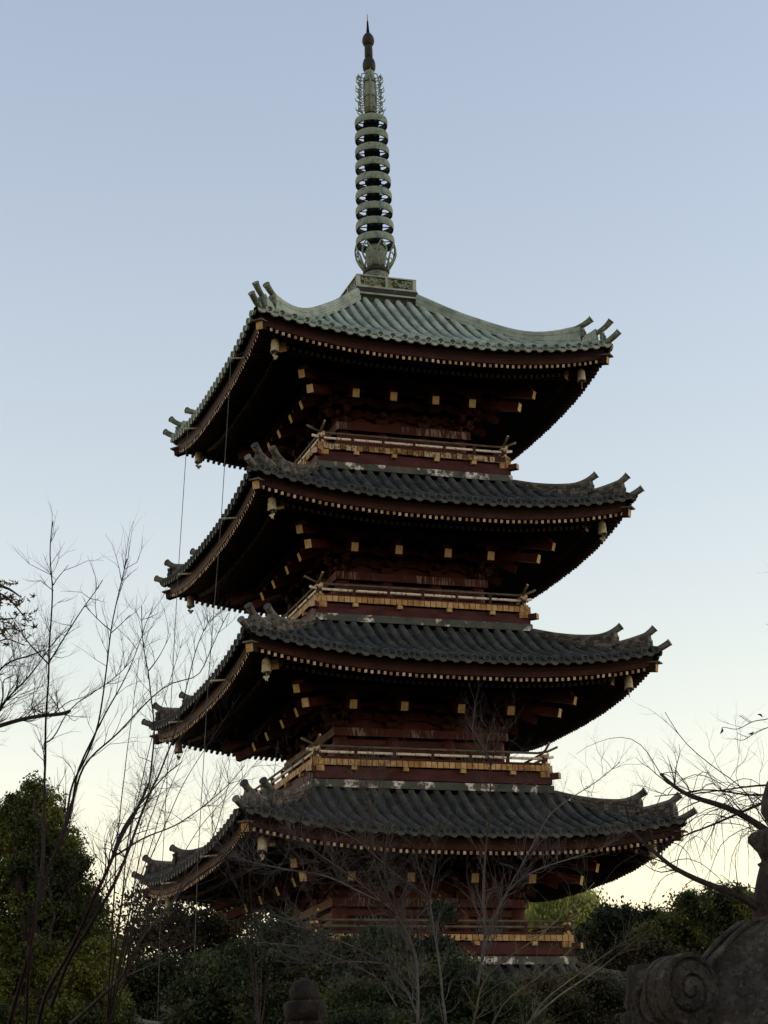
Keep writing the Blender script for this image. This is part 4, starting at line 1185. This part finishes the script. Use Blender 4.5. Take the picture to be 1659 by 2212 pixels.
# pale shrubs in front of the pagoda foot
c1 = zc2([(1235,1712), (1235,1260), (1180,1150), (1060,940), (960,700), (935,500), (935,320), (880,170), (820,60)])
c1b = zc2([(935,320), (990,190), (1000,50), (990,0)])
c2 = zc2([(1200,1200), (1120,1000), (1040,780), (1010,660), (1040,480), (1065,350)])
c3 = zc2([(1060,940), (850,850), (640,740), (420,715), (250,680), (100,650), (20,610)])
c4 = zc2([(1100,1000), (940,860), (840,770), (700,680), (540,570), (430,480), (370,390)])
c5 = zc2([(1010,660), (900,570), (830,500), (700,450), (560,380)])
bare_tree('pale grey bare tree rising in a fan before the middle of the lowest roof', 19.0,
          [(c1, 7, 1.6, 'root'), (c1b, 2.6, 1.2), (c2, 7, 1.6), (c3, 6, 1.5), (c4, 5, 1.5), (c5, 3.6, 1.4)], 25, M['bark_pale'], base=905, twig_len=.55, dens=2.5, depth=2, up=.2, tw=.0026)
c6 = zc2([(1420,1712), (1380,1350), (1350,1150), (1320,980), (1305,880), (1350,720), (1360,450), (1385,350)])
c7 = zc2([(1305,880), (1250,740), (1200,520), (1180,460)])
c8 = zc2([(1320,900), (1150,780), (1040,690)])
d1 = zd([(-30,1300), (20,960), (0,750), (20,500), (45,200), (50,0)])+zb6([(575,880), (560,830), (500,730), (455,660)])
d1b = zb6([(575,880), (610,760), (640,680)])
d2 = zd([(0,1150), (50,950), (120,800), (230,590), (310,450), (380,300), (450,250), (600,160), (700,90), (800,0)])
d3 = zd([(380,300), (370,240), (300,120), (270,90)])
d4 = zd([(0,1080), (60,870), (180,700), (350,610), (520,560), (700,500), (850,400)])
bare_tree('slender pale bare tree with two upright shoots right of the fan shaped one', 18.0,
          [(c6, 6, 1.6, 'root'), (c7, 4, 1.4), (c8, 3.5, 1.4), (d1, 6.5, 1.5), (d1b, 2.6, 1.2), (d2, 5.5, 1.6), (d3, 3, 1.2), (d4, 4.5, 1.5)], 26, M['bark_pale'], base=1010, twig_len=.5, dens=1.9, depth=2, up=.2, tw=.0025)
c9 = zc2([(1250,1712), (1150,1440), (1030,1320), (880,1240), (700,1150), (530,1110), (380,1040), (250,1020)])
c10 = zc2([(1100,1600), (1000,1420), (870,1355), (760,1300), (600,1240), (440,1200), (200,1180)])
c11 = zc2([(1050,1330), (900,1300), (700,1310), (520,1330), (440,1310)])
bare_tree('low pale bare tree with long level branches over the bottom shrubs', 16.0,
          [(c9, 5, 1.4, 'root'), (c10, 4, 1.3), (c11, 3, 1.2)], 27, M['bark_pale'], base=900, twig_len=.5, dens=2.2, depth=2, up=.1, tw=.0022)
d5 = zd([(-60,1560), (0,1270), (200,1100), (350,1000), (450,900), (560,800), (650,700)])
d6 = zd([(200,1600), (250,1523), (420,1370), (620,1240), (830,1080), (950,1000)])
d7 = zd([(230,1600), (330,1400), (560,1230), (700,1130), (830,1040), (940,990)])
d8 = zd([(50,1560), (100,1400), (300,1280), (430,1160), (530,1080)])
bare_tree('leaning grey bare shrub crossing the low roof at the bottom right', 17.0,
          [(d5, 5, 1.5, 'root'), (d6, 5, 1.8, 'root'), (d7, 4, 1.4), (d8, 4, 1.4)], 28, M['twig_olive'], base=1110, twig_len=.4, dens=1.2, depth=2, up=.1, tw=.0022)
# dark drooping tree at the right edge, trunk behind the big lantern
r0 = [(1690, 2212), (1680, 2100), (1668, 1980), (1676, 1900), (1700, 1800), (1725, 1700), (1750, 1560), (1790, 1400), (1800, 1200), (1840, 1000)]
r1 = [(1690, 1830), (1660, 1795)]+zd([(1610,370), (1480,290), (1350,240), (1200,200), (1120,150), (1035,70)])
r2 = [(1668, 1985)]+zd([(1540,800), (1480,770), (1300,710), (1170,650), (1080,600), (1000,520), (870,430), (830,250)])
r3 = [(1700, 1710)]+zd([(1620,240), (1500,290), (1350,360), (1130,440), (1060,500)])
r4 = [(1700, 1700)]+zd([(1620,210), (1400,170), (1280,150), (1150,190), (1000,200)])
r5 = [(1700, 1700)]+zd([(1659,130), (1480,150), (1330,170), (1200,190)])
r6 = zd([(1080,600), (1020,620)])
r7 = [(1690, 1830)]+zd([(1500,130), (1380,60), (1250,-40), (1130,-160), (1060,-290)])
r8 = zd([(1130,440), (1230,390), (1350,370), (1450,390)])
rt = bare_tree('big dark bare tree at the right with drooping branches behind the lantern', 15.0,
          [(r0, 125, 10, 'root'), (r1, 20, 7), (r2, 20, 5), (r3, 9, 2.5), (r4, 6, 2), (r5, 6, 2.5), (r6, 3, 1.5), (r7, 3.5, 1.4)], 29, M['bark'], base=1720, twig_len=.5, dens=.95, depth=2, up=.12, tw=.0024, wob=2.2, jg=.12)
# hanging whips of the same tree
rr = random.Random(31); m = MB(); b0 = Vector(rt.location)
src = []
for pth in (r2, r3, r1, r4): src += px_path(pth, 15.0, random.Random(1), jg=.12)
src = [p for p in src]
for i in range(75):
    p = rr.choice(src)-b0; d = Vector((rr.uniform(-.6, .6), rr.uniform(-.5, .5), rr.uniform(.0, .5))).normalized(); L = rr.uniform(.25, .95)
    P = [p]; n = 9
    for j in range(n):
        d = (d+Vector((rr.gauss(0, .1), rr.gauss(0, .1), -.32+rr.gauss(0, .08)))).normalized(); P.append(P[-1]+d*L/n)
    m.tube(P, [.0035*(1-.6*j/n) for j in range(n+1)], 4, cap=False)
    if rr.random() < .4: twig(m, P[4], Vector((rr.uniform(-1, 1), 0, -.6)), L*.4, .002, 1, rr, -.2)
m.build('hanging_twigs', [M['bark']], rt)
# second limb with two curled leaves, entering at the upper right
def zr(pts): return zp((1481.2, 1536.1), .2233, pts)
e1 = zr([(1500,-60), (1000,20), (796,72), (720,85), (620,110), (540,160), (470,180), (380,155), (350,160)])
e2 = zr([(1200,60), (796,150), (680,210), (600,260), (550,290), (500,275), (475,262)])
e3 = zr([(620,110), (560,70), (520,40)]); e4 = zr([(640,105), (590,80), (540,35)]); e5 = zr([(600,250), (540,235), (495,210)])
bt = bare_tree('thin bare branch tips with two curled dead leaves above the lantern', 9.0,
          [(e1, 3.2, 1.3), (e2, 2.6, 1.2), (e3, 1.5, .9), (e4, 1.5, .9), (e5, 1.5, .9)], 30, M['twig_olive'], base=1900, twig_len=.15, dens=.5, depth=1, up=.1, tw=.0010)
m = MB(); b0 = Vector(bt.location)
p0 = at(1900, 1530, 9.0); m.tube([Vector((0, 0, -.05)), Vector((.02, .05, 1.5)), p0-b0+Vector((0, 0, 0)), px_path(e1, 9.0, random.Random(1))[0]-b0], [.09, .075, .03, .006], 8)
m.build('trunk', [M['bark']], bt)
def leaf_at(m, px, py, Y, b0, ang, L):
    c = at(px, py, Y+jig(px, py)*Y/14.0)-b0; dx = Vector((math.cos(ang), 0, math.sin(ang))); nx = Vector((-dx.z, 0, dx.x)); y = Vector((0, 1, 0))
    vs = []; n = 6
    for i in range(n+1):
        t = i/n; wd = .27*L*math.sin(PI*min(1, t*.96+.03)); cc = c+dx*L*t+nx*(.18*L*math.sin(PI*t))
        vs += [cc-(nx*.6+y*.8)*wd, cc+y*.02*L, cc+(nx*.6-y*.8)*wd]
    m.add(vs, [(3*i+q, 3*i+q+1, 3*i+q+4, 3*i+q+3) for i in range(n) for q in (0, 1)], 0, True)
m = MB()
for (x, y, a, L) in ((350, 158, R(-112), .032), (690, 32, R(-35), .03), (660, 198, R(200), .03)):
    q = zr([(x, y)])[0]; leaf_at(m, q[0], q[1], 9.0, b0, a, L)
m.build('leaves', [M['leaf_brown']], bt)

# maple branch with star leaves at the left edge
b = at(-700, 2212, 8.0); mo = empty('maple_tree', (b.x, b.y, 0)); tag(mo, 'maple branch with reddish brown star leaves at the left edge', 'tree')
b0 = Vector((b.x, b.y, 0)); rr = random.Random(41)
m = MB(); A = at(-400, 1350, 8.0)-b0
m.tube([Vector((0, 0, -.05)), Vector((.05, 0, 1.2)), Vector((0.2, .05, 2.2)), A], [.14, .12, .10, .05], 10); m.build('trunk', [M['bark']], mo)
m = MB(); tips = []
for pts in ([(-400,1350), (-200,1290), (-60,1270), (0,1275), (30,1300), (62,1345)], [(-200,1290), (-80,1320), (0,1340), (35,1335)], [(-60,1270), (-10,1262), (20,1270), (45,1290)], [(-80,1320), (-20,1350), (10,1365)], [(-200,1290), (-60,1240), (-10,1250)]):
    P = [p-b0 for p in px_path(pts, 8.0, rr)]
    m.tube(P, [.010*(1-.85*i/(len(P)-1))+.001 for i in range(len(P))], 5)
    tips += P[len(P)//3:]
m.build('limbs', [M['bark']], mo)
m = MB()
def star(c, s, rot):
    vs = [Vector((0, 0, 0))]; lob = [.55, .85, 1.0, .85, .55]
    angs = [-1.9, -1.0, 0, 1.0, 1.9]; pts = []
    for i, (l, a) in enumerate(zip(lob, angs)):
        pts.append((l*math.sin(a-.16)*.62, l*math.cos(a-.16)*.62, .03)); pts.append((l*math.sin(a), l*math.cos(a), -.12)); pts.append((l*math.sin(a+.16)*.62, l*math.cos(a+.16)*.62, .03))
        if i < 4: am = (a+angs[i+1])/2; pts.append((.30*math.sin(am), .30*math.cos(am), 0))
    vs = [Vector((0, -.05, 0))]+[Vector(p) for p in pts]
    vs = [c+rot @ (v*s) for v in vs]
    m.add(vs, [(0, i, i+1) for i in range(1, len(vs)-1)], 0)
for i in range(320):
    p = rr.choice(tips)+Vector((rr.gauss(0, .035), rr.gauss(0, .06), rr.gauss(-.02, .032)))
    q = at(75, 1260, 8.0)-b0
    if p.x > q.x: continue
    star(p, rr.uniform(.020, .032), Euler((rr.uniform(1.9, 3.9), rr.uniform(-.9, .9), rr.uniform(0, 6.3))).to_matrix())
m.build('leaves', [M['leaf_maple']], mo)
